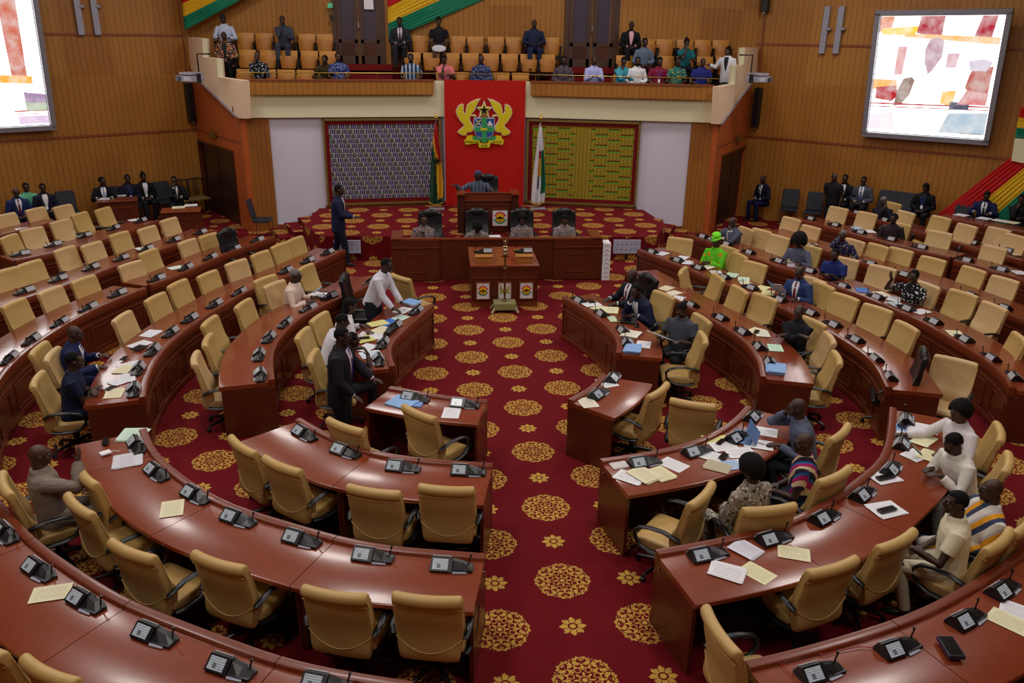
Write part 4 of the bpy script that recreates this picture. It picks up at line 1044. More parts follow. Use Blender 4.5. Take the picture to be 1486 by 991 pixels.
ptL = tiltP([(10, -160), (16 + 14, -160 + 3), (77, 184), (-60, 196)], .55, .16, CL, LN)
# left screen: only its right part is inside the frame
a_ = atP(77, 184, v3(CL, 0) + LN * .16, LN); b_ = atP(57, 8, v3(CL, 0) + LN * .50, LN)
dn = (b_ - a_); upv = dn * (3.35 / dn.length) ; upv = Vector((0, 0, 1)) * upv.z + LN * .4
wv = -LD * 3.6
screen('left', [a_ + upv + wv, a_ + upv, a_, a_ + wv], LN, imgL, 'bright tilted video screen with grey frame on the left wall')
# ---- wall mounted posts, speakers, projectors
def wallpost(p0, p1, f, label, n):
    A, B2 = f(*p0), f(*p1); c = (A + B2) / 2; L = abs(A.z - B2.z)
    t = thing('wall_post', label, 'post', c, math.atan2(LD.y, LD.x) if n == 'l' else math.atan2(RD.y, RD.x))
    bev(MB().box((0, 0, 0), (.16, .10, L)).obj('rail', M['greyw'], t), .01); MB().lathe([(.03, 0), (.08, 0), (.08, .06), (.03, .06)], c=(.10, 0, -.0), seg=12).obj('bracket', M['greyw'], t)
wallpost((109, -30), (115, 51), lw, 'grey vertical rail on the left wall, nearer the screen', 'l')
wallpost((133, -30), (139, 51), lw, 'grey vertical rail on the left wall, nearer the gallery', 'l')
wallpost((1201, 9), (1193, 78), rw, 'grey vertical rail on the right wall, nearer the gallery', 'r')
wallpost((1222, 9), (1213, 78), rw, 'grey vertical rail on the right wall, nearer the screen', 'r')
def colspk(p0, p1, f, label, rz):
    A, B2 = f(p0[0], p0[1], .12), f(p1[0], p1[1], .12); L = (A.z - B2.z)
    t = thing('column_loudspeaker', label, 'loudspeaker', B2, rz)
    bev(MB().box((0, 0, L / 2), (.20, .20, L)).obj('cabinet', M['black'], t), .03); MB().lathe([(.02, 0), (.05, .0), (.05, .04)], c=(0, -.06, -.03), seg=10).obj('base_cap', M['chrome'], t)
colspk((272, 120), (279, 177), lw, 'black column loudspeaker in the left corner under the projector', math.atan2(LD.y, LD.x))
colspk((1102, 127), (1095, 185), rw, 'black column loudspeaker in the right corner under the projector', math.atan2(RD.y, RD.x))
colspk((1114, -40), (1110, 18), rw, 'black column loudspeaker high in the right corner', math.atan2(RD.y, RD.x))
for nm, f, pts, wdt in (('left', lw, [(257, -5), (268, 74), (271, 118)], .02), ('right', rw, [(1110, 18), (1104, 80), (1101, 118)], .02)):
    tag(MB().tube([f(x, y, .03) for x, y in pts], wdt, 6).obj('wall_conduit', M['redw']), 'dark conduit running down the %s corner to the projector' % nm, 'conduit')
def projector(nm, px, py, Y, s):
    q = atY(px, py, Y); t = thing('projector', 'grey ceiling projector hung at the %s end of the gallery' % nm, 'projector', q, R_(-30 * s))
    bev(MB().box((0, 0, 0), (.56, .42, .15)).obj('body', M['greyw'], t), .02)
    bev(MB().box((.05 * s, .0, .13), (.42, .4, .06)).obj('mount_plate', M['greyw'], t), .01)
    MB().lathe([(.05, 0), (.06, .02), (.06, .05), (.045, .05)], seg=14).obj('lens', M['black'], t).matrix_local = Matrix.Translation((-.18 * s, -.21, 0)) @ Matrix.Rotation(pi / 2, 4, 'X')
    v = MB()
    for k in range(5): v.box((.10 * s, -.212, -.04 + k * .02), (.2, .006, .008))
    v.obj('vent', M['white'], t)
    MB().tube([(.22 * s, .1, .1), (.22 * s, .1, .6), (.5 * s, .3, .6)], .02, 6).obj('arm', M['black'], t)
    MB().box((.30 * s, 0, .02), (.05, .1, .22)).obj('cable_clamp', M['black'], t)
projector('left', 276, 114, 22.6, 1); projector('right', 1101, 115, 22.1, -1)
# ---- side tables, wall chairs
def lectern_table(px, py, w, label, rz):
    q = at(px, py, .78); t = thing('side_table', label, 'table', (q.x, q.y, 0), rz)
    bev(MB().box((0, 0, .765), (w, .6, .03)).obj('worktop', M['desk_top'], t), .006)
    MB().box((0, -.24, .38), (w - .06, .03, .74)).obj('front_panel', M['desk'], t)
    b = MB()
    for s in (-1, 1): b.box((s * (w / 2 - .03), 0, .38), (.03, .52, .74))
    b.obj('side_panel', M['desk'], t)
    b = MB(); panel_frame(b, -w / 2 + .12, w / 2 - .12, .2, .6, -.255); b.obj('moulding', M['desk_edge'], t)
lectern_table(170, 289, 1.0, 'small mahogany table by the left wall before the suited attendants', R_(20))
lectern_table(263, 304, .95, 'small mahogany table with papers near the left doorway', R_(12))
desk_row('R8', [(1359, 313), (1420, 324), (1500, 338)], [.5], 'mahogany attendants desk under the right wall drape, %s unit', None, depth=.6, z0=.28)
pw = [v3(CR, 0) + RD * s + RN * o for s, o in ((3.0, .002), (8.2, .002), (8.2, 2.0), (4.4, 2.0), (3.4, 1.1))]
struct(MB().prism(pw, Vector((0, 0, .001)), Vector((0, 0, .28))).obj('floor_side_platform', M['carpet'], uv=True))
def visitor():
    t = thing('visitor_chair', '', 'chair')
    f = MB()
    for sx in (-1, 1):
        f.tube([(sx * .22, .2, .01), (sx * .22, .2, .42), (sx * .22, -.2, .42), (sx * .23, -.30, .95)], .012, 6); f.tube([(sx * .22, -.2, .42), (sx * .22, -.24, .01)], .012, 6)
    f.obj('frame', M['chrome'], t)
    s = M['seatcloth']
    bev(MB().box((0, 0, .46), (.47, .46, .06)).obj('seat', s, t), .02)
    b = MB().box((0, 0, 0), (.46, .05, .52), M4=Matrix.Translation((0, -.26, .74)) @ Matrix.Rotation(R_(12), 4, 'X')); bev(b.obj('backrest', s, t), .02); return t
M['seatcloth'] = mat('20242e', .6)
VC = visitor(); PROTOS.append(VC)
def vchair(px, py, rz, label, z=.98, wood_=False):
    q = at(px, py, z); fv = Vector((-sin(rz), cos(rz)))
    if abs(px - 743) > 300 and px != 361:
        p0, n = (CL, LN) if px < 700 else (CR, RN)
        q = atP(px, py, v3(p0, 0) + n * (.42), n); z0 = 0 if q.x < 10.8 else .281
        return dup(VC if not wood_ else WC, (q.x + n.x * .1, q.y + n.y * .1, z0), rz, label, 'visitor chairs along the side walls')
    dup(VC if not wood_ else WC, (q.x + fv.x * .3, q.y + fv.y * .3, 0), rz, label, 'visitor chairs along the side walls')
def woodchair():
    t = thing('wooden_chair', '', 'chair')
    for sx in (-1, 1):
        MB().tube([(sx * .2, .19, 0), (sx * .2, .19, .43)], .02, 6).obj('leg', M['door'], t); MB().tube([(sx * .2, -.2, 0), (sx * .2, -.2, .45), (sx * .21, -.27, .98)], .02, 6).obj('leg', M['door'], t)
    bev(MB().box((0, 0, .45), (.46, .44, .05)).obj('seat', mat('8a7448', .6), t), .015)
    b = MB().tube([(-.22, -.27, .97), (0, -.28, 1.0), (.22, -.27, .97)], .025, 6)
    for x in (-.09, -.03, .03, .09): b.tube([(x * .6, -.22, .5), (x, -.25, .75), (x * .7, -.27, .97)], .012, 5)
    b.obj('backrest', M['door'], t); return t
WC = woodchair(); PROTOS.append(WC)
aL = math.atan2(LD.y, LD.x) + pi; aR = math.atan2(RD.y, RD.x) + pi     # facing away from the wall
vchair(94, 270, aL, 'dark cloth chair alone by the left wall beside the woman in a suit')
vchair(160, 271, aL, 'dark cloth chair by left wall behind the attendants small table'); vchair(236, 265, aL, 'dark cloth chair against the left wall nearest the wooden chairs')
vchair(263, 261, aL, 'carved wooden chair by the left wall, farther from the doorway', wood_=True); vchair(285, 258, aL, 'carved wooden chair by the left wall next to the doorway', wood_=True)
vchair(361, 290, -pi / 2, 'dark cloth chair against the white wall foot, left of the dais')
vchair(1151, 269, aR + .3, 'empty dark chair by the right wall next to seated suited man'); vchair(1186, 276, aR + .2, 'dark chair with a paper on it behind the standing man')
vchair(1288, 277, aR, 'empty dark chair by the right wall, left of a matching pair'); vchair(1313, 281, aR, 'empty dark chair by the right wall, right of a matching pair')
vchair(1401, 294, aR, 'empty dark chair behind the desk under the right wall drape')
# ---- executive chairs of clerks and presiding officer
for px, py, z, lab in ((624, 308, 0, 'leftmost'), (692, 306, 0, 'second'), (757, 306, 0, 'third'), (818, 306, 0, 'rightmost')):
    q = at(px, py, 1.14); dup(CH['black'], (q.x, q.y - .34, 0), pi, 'black leather high-back chair at the clerks desk, %s of four' % lab, 'clerks chairs')
q = atY(707, 250, 20.2); dup(CH['black'], (q.x, 20.0, DZ + .07), pi, 'black leather presiding chair behind the tall desk on the dais', None)
struct(MB().box((1.13, 20.25, DZ + .035), (1.4, .9, .07)).obj('floor_presiding_step', M['dred']))
# ---- gallery seats
def gseat():
    t = thing('gallery_seat', '', 'seat')
    def shell(yf, z0, z1, w, dep, name, m, th=.02):
        b = MB(); n = 10; rings = []
        for i in range(n + 1):
            u = i / n * 2 - 1; x = u * w; y = yf + dep * (1 - u * u)
            rings.append([Vector((x * .86, y, z0)), Vector((x * .94, y - .0, z0 + (z1 - z0) * .35)), Vector((x, y - .03, z1)), Vector((x, y - .03 - th, z1)), Vector((x * .94, y - th, z0 + (z1 - z0) * .35)), Vector((x * .86, y - th, z0))])
        return b.loft(rings).obj(name, m, t, smooth=True, weld=True)
    shell(-.22, .42, .86, .235, .03, 'backrest', M['seat_wood'])
    shell(-.05, .40, .72, .225, .06, 'folded_seat', M['seat_wood_dark'], .035)
    b = MB()
    for s in (-1, 1): b.box((s * .265, -.10, .30), (.03, .22, .6)); b.box((s * .265, -.04, .62), (.04, .28, .03))
    b.box((0, -.12, .32), (.5, .05, .08)); b.obj('frame', M['black'], t); return t
GS = gseat(); PROTOS.append(GS)
def gseats(k, xs, y0, slope, nm):
    o_ = [1.34, .74, .18][k]
    for i, px in enumerate(xs):
        py = y0 + (px - xs[0]) * .0154
        Y = B_(0) - .12 - [1.2, .62, .14][k] + .0
        Y = B_(atY(px, py, 24).x) - [1.40, .84, .34][k]
        q = atY(px, py, Y); 
        dup(GS, (q.x, Y + .0, TZ[k]), pi, 'folding wooden gallery seat, %s from the left in the %s' % (ORD[i], nm), 'folding gallery seats')
gseats(2, [324, 353, 381, 411, 443, 470], 48, 0, 'back row, left block'); gseats(1, [325, 356, 387, 417, 447, 474], 75, 0, 'middle row, left block'); gseats(0, [353, 385, 413, 441, 471, 492], 103, 0, 'front row, left block')
gseats(2, [581, 610, 637, 664, 690.5, 720.5, 747, 775, 801], 53, 0, 'back row, centre block'); gseats(1, [598, 626, 655, 683, 712.8, 740.6, 768.5, 795.4], 76, 0, 'middle row, centre block'); gseats(0, [597, 645, 669.4, 699, 728, 756.7], 104, 0, 'front row, centre block')
gseats(2, [915, 942, 967.6, 998, 1024, 1050], 59, 0, 'back row, right block'); gseats(1, [909, 936, 969.7, 997, 1027, 1055], 82, 0, 'middle row, right block'); gseats(0, [818, 861, 905, 926, 957, 984, 1021], 108, 0, 'front row, right block')
# ================================================================ PEOPLE
def fuse(b, vox, name, m, parent, smooth_it=2):
    me = bpy.data.meshes.new(name); me.from_pydata(b.v, [], b.f)
    o = bpy.data.objects.new('tmp', me); COL.objects.link(o)
    r = o.modifiers.new('r', 'REMESH'); r.mode = 'VOXEL'; r.voxel_size = vox; r.use_smooth_shade = True
    s = o.modifiers.new('s', 'SMOOTH'); s.factor = .5; s.iterations = smooth_it
    me2 = bpy.data.meshes.new_from_object(o.evaluated_get(bpy.context.evaluated_depsgraph_get()))
    bpy.data.objects.remove(o); bpy.data.meshes.remove(me)
    me2.materials.clear(); me2.materials.append(m); me2.name = name
    o = bpy.data.objects.new(name, me2); COL.objects.link(o); o.parent = parent
    return o
def pattern(kind, cols, sc=1.0):
    k = ('pat', kind, tuple(cols), sc)
    if k in _mc: return _mc[k]
    m, nt, b = newmat('printed_cloth'); setb(b, .8, .2); v, x, y, z = coords(nt, 'Object'); C_ = [hexc(c) for c in cols]
    if kind == 'stripe':      # along a slanted direction
        f = ((x * 22 + z * 14 + y * 6) * sc); out = C_[0]
        for i, c in enumerate(C_[1:]): out = mix(nt, ((f + i * 1.7).sin() > .55), out, c)
    elif kind == 'vstripe':
        f = (x * 60 * sc); out = C_[0]
        for i, c in enumerate(C_[1:]): out = mix(nt, ((f + i * 2.1).sin() > .5), out, c)
    elif kind == 'check':
        out = mix(nt, (((x * 90).sin() > .93) + ((z * 90).sin() > .93)).min(1.0), C_[0], C_[1])
    else:
        out = C_[0]
        for i, c in enumerate(C_[1:]):
            n = nt.nodes.new('ShaderNodeTexVoronoi'); n.inputs['Scale'].default_value = 16 * sc + i * 5; nt.links.new(v, n.inputs['Vector'])
            out = mix(nt, (X(nt, n.outputs[0]) < (.34 - .03 * i)), out, c)
    if isinstance(out, tuple): b.inputs['Base Color'].default_value = c4(out)
    else: nt.links.new(out, b.inputs['Base Color'])
    _mc[k] = m; return m
SK = [mat('3a241a', .5, .45, var=.1), mat('4a2e20', .5, .45, var=.1), mat('2c1b15', .5, .45, var=.1)]
HAIR = mat('0c0a0b', .85, .2, var=.3, vscale=60, bump=.6); GHAIR = mat('6e6a66', .85, .2, var=.3, vscale=60)
LIPS = mat('4a2424', .5); EYEW = mat('8c8078', .5); EYEB = mat('0a0808', .2)
TIE = mat('6a1420', .6)
def ik(S, T, a, b, hint):
    d = T - S; L = d.length
    if L > (a + b) * .985: T = S + d * ((a + b) * .985 / L); d = T - S; L = d.length
    if L < abs(a - b) * 1.05: L = abs(a - b) * 1.05
    u = d.normalized(); x = (a * a - b * b + L * L) / (2 * L); h = math.sqrt(max(0, a * a - x * x))
    w = (hint - u * hint.dot(u)); w = w.normalized() if w.length > 1e-4 else Vector((0, 0, -1))
    return S + u * x + w * h, T
def rot3(yaw, pitch, roll=0): return Matrix.Rotation(yaw, 3, 'Z') @ Matrix.Rotation(pitch, 3, 'X') @ Matrix.Rotation(roll, 3, 'Y')
def hand(b, W, d, side, curl=.5, palm=None, r=.009):
    """W wrist point, d finger direction, palm normal"""
    d = d.normalized(); palm = (palm or Vector((0, 0, -1))); palm = (palm - d * palm.dot(d)).normalized(); lat = d.cross(palm).normalized() * (-side)
    M3 = Matrix((lat, d, palm)).transposed()
    b.ell(W + d * .045, (.040, .052, .016), M3, 10, 7)
    b.tube([W - d * .03, W + d * .02], [.026, .024], 8)
    for k, (o, L) in enumerate(((-.029, .066), (-.010, .078), (.010, .073), (.028, .058))):
        p0 = W + d * .07 + lat * o; c1 = curl * .5; c2 = curl * 1.2
        p1 = p0 + (d * cos(c1) + palm * sin(c1)) * (L * .55); p2 = p1 + (d * cos(c2) + palm * sin(c2)) * (L * .55)
        b.tube([p0, p1, p2], [r * 1.05, r, r * .85], 7)
    q0 = W + d * .02 + lat * -.03; q1 = q0 + (d * .55 - lat * .75 + palm * .25).normalized() * .045; q2 = q1 + (d * .9 - lat * .2 + palm * .25).normalized() * .035
    b.tube([q0, q1, q2], [r * 1.25, r * 1.1, r * .95], 7)
POSE = {
 'desk': dict(R=((.17, .36, .805), (-.25, 1, 0)), L=((-.17, .38, .805), (.25, 1, 0))),
 'lap': dict(R=((.10, .24, .64), (-.5, .8, -.1)), L=((-.10, .25, .66), (.5, .8, -.1))),
 'fold': dict(R=((-.02, .30, .81), (-1, .25, 0)), L=((.05, .27, .83), (1, .3, 0))),
 'clasp': dict(R=((.06, .34, .82), (-.6, .8, .2)), L=((-.06, .34, .83), (.6, .8, .2))),
 'chin': dict(R=((.05, .22, 1.06), (-.3, -.25, 1)), L=((-.12, .34, .80), (.6, .8, 0))),
 'read': dict(R=((.13, .33, .80), (-.2, 1, .2)), L=((-.15, .33, .80), (.2, 1, .2))),
 'phone': dict(R=((.10, .22, 1.16), (-.5, -.2, 1)), L=((-.16, .36, .805), (.2, 1, 0))),
 'stand': dict(R=((.24, .06, .86), (0, .2, -1)), L=((-.24, .06, .86), (0, .2, -1))),
 'reach': dict(R=((.40, .42, .80), (.4, 1, 0)), L=((-.02, .16, 1.10), (.2, .0, 1))),
}
PEOPLE = []
def person(label, px, py, hz=1.22, fdir=None, pose='desk', top='shirt', c='dcdce4', leg='1c1d24', hair='short', yaw=0, pitch=0, lean=8, stand=False, z0=0, s=1.0, skin=0, vox=None, tie=None, short=False, belly=0, R=None, L=None, root=None, glasses=False, shoe='141416', skirt=None, Y=None, turn=0, lanyard=None, under='e4e4ea', fit=1.0, stride=0, keys=None, chair=True, beard=False):
    head0 = atY(px, py, Y) if Y else at(px, py, hz + z0)
    if fdir is None: rz = face(rownorm(head0.xy, keys)) + R_(turn)
    else: rz = -R_(fdir) + R_(turn)
    fw = Vector((-sin(rz), cos(rz)))
    hipz = .95 if stand else .55
    ln = R_(lean); sp = Vector((0, sin(ln), cos(ln))); fwv = Vector((0, cos(ln), -sin(ln)))
    P0 = Vector((0, 0, hipz)); NB = P0 + sp * .54
    hy = yaw; HM = rot3(R_(hy), R_(pitch)); HC = NB + sp * .07 + Vector((0, .025, .06)) + HM @ Vector((0, .012, .0))
    rt = head0.xy - fw * (HC.y * s)
    if root: rt = Vector(root)
    dist = (Vector((rt.x, rt.y, 1)) - Vector((0, 0, CAMZ))).length
    vox = vox or (.0075 if dist < 13 else .0105 if dist < 19 else .014)
    t = thing('person', label, 'person', (rt.x, rt.y, z0), rz); t.scale = (s, s, s)
    sk = SK[skin]
    if pose in POSE: pz = {k: v for k, v in POSE[pose].items()}
    if R: pz['R'] = R
    if L: pz['L'] = L
    if pose == 'chin' and not R: pz['R'] = (tuple(HC + HM @ Vector((.03, .11, -.17))), (-.25, -.15, 1))
    if pose == 'phone' and not R: pz['R'] = (tuple(HC + HM @ Vector((.12, .07, -.12))), (-.25, -.2, 1))
    b = MB(); cl = MB(); pants = MB(); ex = .013 if top != 'suit' else .022
    sec = [(-.10, .15, .115), (-.03, .172, .125 + belly * .5), (.08, .158, .12 + belly), (.20, .155, .122 + belly), (.32, .172, .125 + belly * .3), (.42, .178, .112), (.475, .15, .088), (.51, .09, .068), (.545, .056, .056), (.62, .052, .056)]
    def ring(t_, w, d_, e=0, n=18):
        C0 = P0 + sp * t_
        o = []
        for k in range(n):
            a = 2 * pi * k / n; ca, sa = cos(a), sin(a); f = (abs(ca) ** 2.4 + abs(sa) ** 2.4) ** (-1 / 2.4)
            o.append(C0 + Vector((ca * (w + e) * f * fit, 0, 0)) + fwv * (sa * (d_ + e) * f))
        return o
    b.loft([ring(*q) for q in sec])
    lo = -.16 if top in ('smock', 'suit') and stand else (-.24 if stand and top == 'suit' else -.12)
    s2 = [(lo, .165, .125 + belly * .5)] + [q for q in sec if -.05 < q[0] < .53]
    if stand and top != 'suit': s2[0] = (-.10, .160, .12)
    if stand and top == 'suit': s2[0] = (-.22, .175, .125)
    s2.append((.535, .07, .068)); s2.append((.55, .06, .06))
    cl.loft([ring(q[0], q[1], q[2], ex) for q in s2])
    for side, key in ((1, 'R'), (-1, 'L')):
        T, hd = pz[key]; T = Vector(T); hd = Vector(hd)
        Sh = P0 + sp * .435 + Vector((side * .178 * fit, 0, 0))
        if key in ('R', 'L') and pose == 'stand' and not (R if key == 'R' else L): hint = Vector((side * .5, -1, 0))
        else: hint = Vector((side * .65, -.25, -1))
        E, Wt = ik(Sh, T, .285, .25, hint)
        path = [Sh + Vector((-side * .05, 0, .005)), Sh, Sh.lerp(E, .5), E, E.lerp(Wt, .45), Wt]
        b.tube(path, [.05, .056, .047, .040, .038, .026], 10)
        b.ell(E, (.041, .041, .041), seg=8, rings=6)
        hand(b, Wt, hd, side, .55, palm=Vector((0, 0, -1)) if abs(hd.normalized().z) < .8 else Vector((0, -1 if hd.z > 0 else 0, 0)) + Vector((-side * .6, 0, 0)), r=.0095 if vox < .01 else .0125)
        if short:
            m_ = Sh.lerp(E, .62); cl.tube([Sh + Vector((-side * .06, 0, .0)), Sh, Sh.lerp(E, .35), m_], [.055, .072 + ex * .5, .066 + ex * .5, .064 + ex * .5], 12)
        else:
            w_ = E.lerp(Wt, .90); cl.tube([Sh + Vector((-side * .06, 0, .0)), Sh, Sh.lerp(E, .5), E, E.lerp(Wt, .5), w_], [.052, .060 + ex, .052 + ex, .046 + ex, .044 + ex * .9, .036 + ex * .8], 12)
            cl.ell(E, (.046 + ex,) * 3, seg=10, rings=7)
            if top == 'suit':
                q = MB().tube([E.lerp(Wt, .86), E.lerp(Wt, .97)], .038, 10).obj('shirt_cuff', mat(under, .7), t, smooth=True)
    # legs
    for side in (1, -1):
        hip = P0 + Vector((side * .095, 0, -.03))
        if stand:
            st = stride * side; kn = Vector((side * .105, .03 + st * .5, .50)); an = Vector((side * .11, -.02 + st, .09)); 
        else: kn = Vector((side * .13, .42, .53)); an = Vector((side * .13, .36 + .05 * side, .09))
        b.tube([hip, hip.lerp(kn, .5), kn, kn.lerp(an, .4), an], [.088, .078, .056, .054, .036], 10)
        b.tube([an + Vector((0, -.04, -.045)), an + Vector((0, .05, -.055)), an + Vector((0, .15, -.065))], [.033, .036, .024], 8)
        if not skirt:
            pants.tube([hip + Vector((0, 0, .04)), hip.lerp(kn, .5), kn, kn.lerp(an, .5), an + Vector((0, 0, -.01))], [.104, .095, .077, .066, .058], 12); pants.ell(kn, (.076,) * 3, seg=10, rings=7)
        sb = MB(); A = an + Vector((0, 0, 0))
        sb.loft([[A + Vector((cos(a) * w, y, -.09 + h * (.5 + .5 * sin(a)) )) for a in [2 * pi * k / 10 for k in range(10)]] for y, w, h in ((-.075, .02, .05), (-.06, .036, .08), (0, .042, .085), (.08, .048, .06), (.16, .042, .045), (.19, .018, .03))])
        sb.obj('shoe', mat(shoe, .4), t, smooth=True)
    if skirt:
        if stand: pants.loft([ring(-.06, .16, .125, .01), ring(-.30, .19, .15, .01), ring(-.45, .17, .14, .01)])
        else:
            rg = []
            for y, z, w, h in ((-.12, .52, .17, .09), (.1, .53, .19, .10), (.3, .54, .2, .09), (.47, .52, .19, .08)): rg.append([Vector((cos(a) * w, y, z + sin(a) * h)) for a in [2 * pi * k / 16 for k in range(16)]])
            pants.loft(rg)
    else: pants.loft([ring(-.12, .165, .125, .012), ring(0, .165, .122, .010), ring(.06, .15, .11, .008)])
    # head
    def H(v): return HC + HM @ Vector(v)
    b.ell(H((0, -.012, .022)), (.073, .094, .090), HM, 18, 12); b.ell(H((0, .022, -.045)), (.056, .066, .066), HM, 14, 10)
    b.ell(H((0, .058, -.088)), (.026, .026, .020), HM, 10, 7); b.ell(H((0, .070, .030)), (.050, .022, .014), HM, 10, 7)
    b.tube([H((0, .088, .020)), H((0, .102, -.012)), H((0, .104, -.024))], [.008, .012, .013], 8); b.ell(H((0, .094, -.026)), (.020, .014, .010), HM, 8, 6)
    for sx in (-1, 1):
        b.ell(H((sx * .075, -.005, -.006)), (.010, .018, .030), HM, 8, 6); b.ell(H((sx * .042, .055, -.022)), (.022, .02, .018), HM, 8, 6)
    b.tube([NB - sp * .02, HC + HM @ Vector((0, -.02, -.05))], [.055, .053], 12)
    fuse(b, vox, 'body', sk, t)
    MB().ell(H((0, .088, -.056)), (.024, .010, .010), HM, 10, 6).obj('lips', LIPS, t, smooth=True)
    if dist < 24:
        for sx in (-1, 1):
            e = MB().ell(H((sx * .031, .079, .010)), (.011, .008, .005), HM, 8, 6).obj('eye', EYEW, t, smooth=True); MB().ell(H((sx * .031, .087, .010)), (.006, .004, .006), HM, 8, 6).obj('iris', EYEB, e, smooth=True)
    # hair and head wear
    def hairm(k, zmin, m, front=.03, r=(.080, .102, .100), c0=(0, -.014, .024), nm='hair'):
        def fn(d): 
            keep = d.z > zmin + (.45 if d.y > .55 else 0) or d.y < -.35 and d.z > zmin - .5
            return k * (1 + .012 * sin(d.x * 40) * sin(d.y * 37)) if keep else .86
        MB().ell(H(c0), r, HM, 26, 18, fn=fn).obj(nm, m, t, smooth=True)
    if hair == 'short': hairm(1.0, .12, HAIR)
    elif hair == 'grey': hairm(1.0, .12, GHAIR)
    elif hair == 'afro': hairm(1.46, -.2, HAIR)
    elif hair == 'bigafro': hairm(2.05, -.35, HAIR)
    elif hair in ('long', 'bun'):
        hairm(1.08, .02, HAIR)
        if hair == 'long': MB().ell(H((0, -.06, -.06)), (.085, .06, .13), HM, 16, 10).obj('hair', HAIR, t, smooth=True)
        else: MB().ell(H((0, -.06, .12)), (.045, .045, .04), HM, 12, 8).obj('hair', HAIR, t, smooth=True)
    elif hair.startswith('cap'):
        MB().ell(H((0, -.01, .045)), (.082, .103, .085), HM, 18, 10, fn=lambda d: 1 if d.z > .05 else .85).obj('cap', mat(hair[4:], .8), t, smooth=True)
    elif hair.startswith('wrap'):
        b2 = MB()
        for k in range(4): b2.ell(H((0, -.025 - .004 * k, .045 + .035 * k)), (.105 - .008 * k, .115 - .008 * k, .03), HM @ Matrix.Rotation(.22 * (-1) ** k, 3, 'Y'), 18, 8)
        b2.obj('head_wrap', mat(hair[5:], .8), t, smooth=True)
    if beard: MB().ell(H((0, .030, -.070)), (.058, .062, .050), HM, 14, 8, fn=lambda d: 1.03 if (d.z < .1 and d.y > -.3) else .8).obj('beard', HAIR, t, smooth=True)
    if glasses:
        g = MB()
        for sx in (-1, 1):
            g.tube([H((sx * .033 + .024 * cos(a), .098, .010 + .019 * sin(a))) for a in [2 * pi * k / 10 for k in range(11)]], .003, 5); g.tube([H((sx * .057, .095, .014)), H((sx * .078, 0, .012))], .003, 5)
        g.tube([H((-.009, .1, .012)), H((.009, .1, .012))], .003, 5); g.obj('glasses', M['black'], t)
    # clothes
    cm = c if not isinstance(c, str) else mat(c, .75, .25, var=.08, vscale=25, bump=.25)
    nm = {'suit': 'jacket', 'shirt': 'shirt', 'smock': 'smock', 'dress': 'dress'}[top]
    fuse(cl, max(vox, .009), nm, cm, t, 2)
    pm = leg if not isinstance(leg, str) else mat(leg, .8, .2, var=.08, vscale=25, bump=.2)
    if skirt: pm = skirt if not isinstance(skirt, str) else mat(skirt, .8)
    fuse(pants, max(vox, .010), 'skirt' if skirt else 'trousers', pm, t, 2)
    def front(ts, ws, e, name, m):
        """a strip that follows the chest"""
        L_, R2 = [], []
        for t_, w_ in zip(ts, ws):
            j = max(i for i in range(len(sec)) if sec[i][0] <= t_ + 1e-6); j2 = min(j + 1, len(sec) - 1); f = (t_ - sec[j][0]) / max(1e-6, sec[j2][0] - sec[j][0])
            dd = sec[j][1 + 1] * (1 - f) + sec[j2][2] * f; ww = sec[j][1] * (1 - f) + sec[j2][1] * f
            C0 = P0 + sp * t_
            row = []
            for q in (-1, -.5, 0, .5, 1):
                x = q * w_; k = max(0, 1 - (abs(x) / (ww + ex + e)) ** 2.4) ** (1 / 2.4); row.append(C0 + Vector((x, 0, 0)) + fwv * ((dd + ex) * k + e))
            L_.append(row)
        b3 = MB(); n = len(L_); vs = [p for r_ in L_ for p in r_]; f = []
        for i in range(n - 1):
            for j in range(4): a = i * 5 + j; f.append((a, a + 1, a + 6, a + 5))
        b3.add(vs, f); o = b3.obj(name, m, t, smooth=True); so = o.modifiers.new('s', 'SOLIDIFY'); so.thickness = .006; so.offset = 1; return o
    um = mat(under, .7)
    if top == 'suit':
        front([.12, .22, .32, .42, .475, .51, .535], [.004, .028, .05, .066, .066, .055, .045], .004, 'shirt_front', um)
        MB().tube([NB + sp * -.012 + Vector((.062 * cos(a), 0, 0)) + fwv * (.062 * sin(a)) for a in [2 * pi * k / 14 for k in range(15)]], .014, 6).obj('collar', um, t, smooth=True)
        if tie: front([.08, .20, .36, .48, .52], [.002, .030, .022, .014, .02], .012, 'tie', mat(tie, .6))
    elif top == 'shirt':
        MB().tube([NB + sp * -.012 + Vector((.062 * cos(a), 0, 0)) + fwv * (.064 * sin(a)) for a in [2 * pi * k / 14 for k in range(15)]], .013, 6).obj('collar', cm, t, smooth=True)
        if tie: front([.08, .20, .36, .48, .52], [.002, .030, .022, .014, .02], .010, 'tie', mat(tie, .6))
    if lanyard:
        lm = mat(lanyard, .6)
        for sx in (-1, 1): MB().tube([NB + fwv * .03 + Vector((sx * .06, 0, -.01)), P0 + sp * .42 + fwv * (.125 + ex) + Vector((sx * .05, 0, 0)), P0 + sp * .24 + fwv * (.14 + ex)], .006, 5).obj('lanyard', lm, t)
        MB().box(P0 + sp * .19 + fwv * (.145 + ex), (.06, .008, .09)).obj('badge', M['white'], t)
    PEOPLE.append((t, rt, rz, stand, z0))
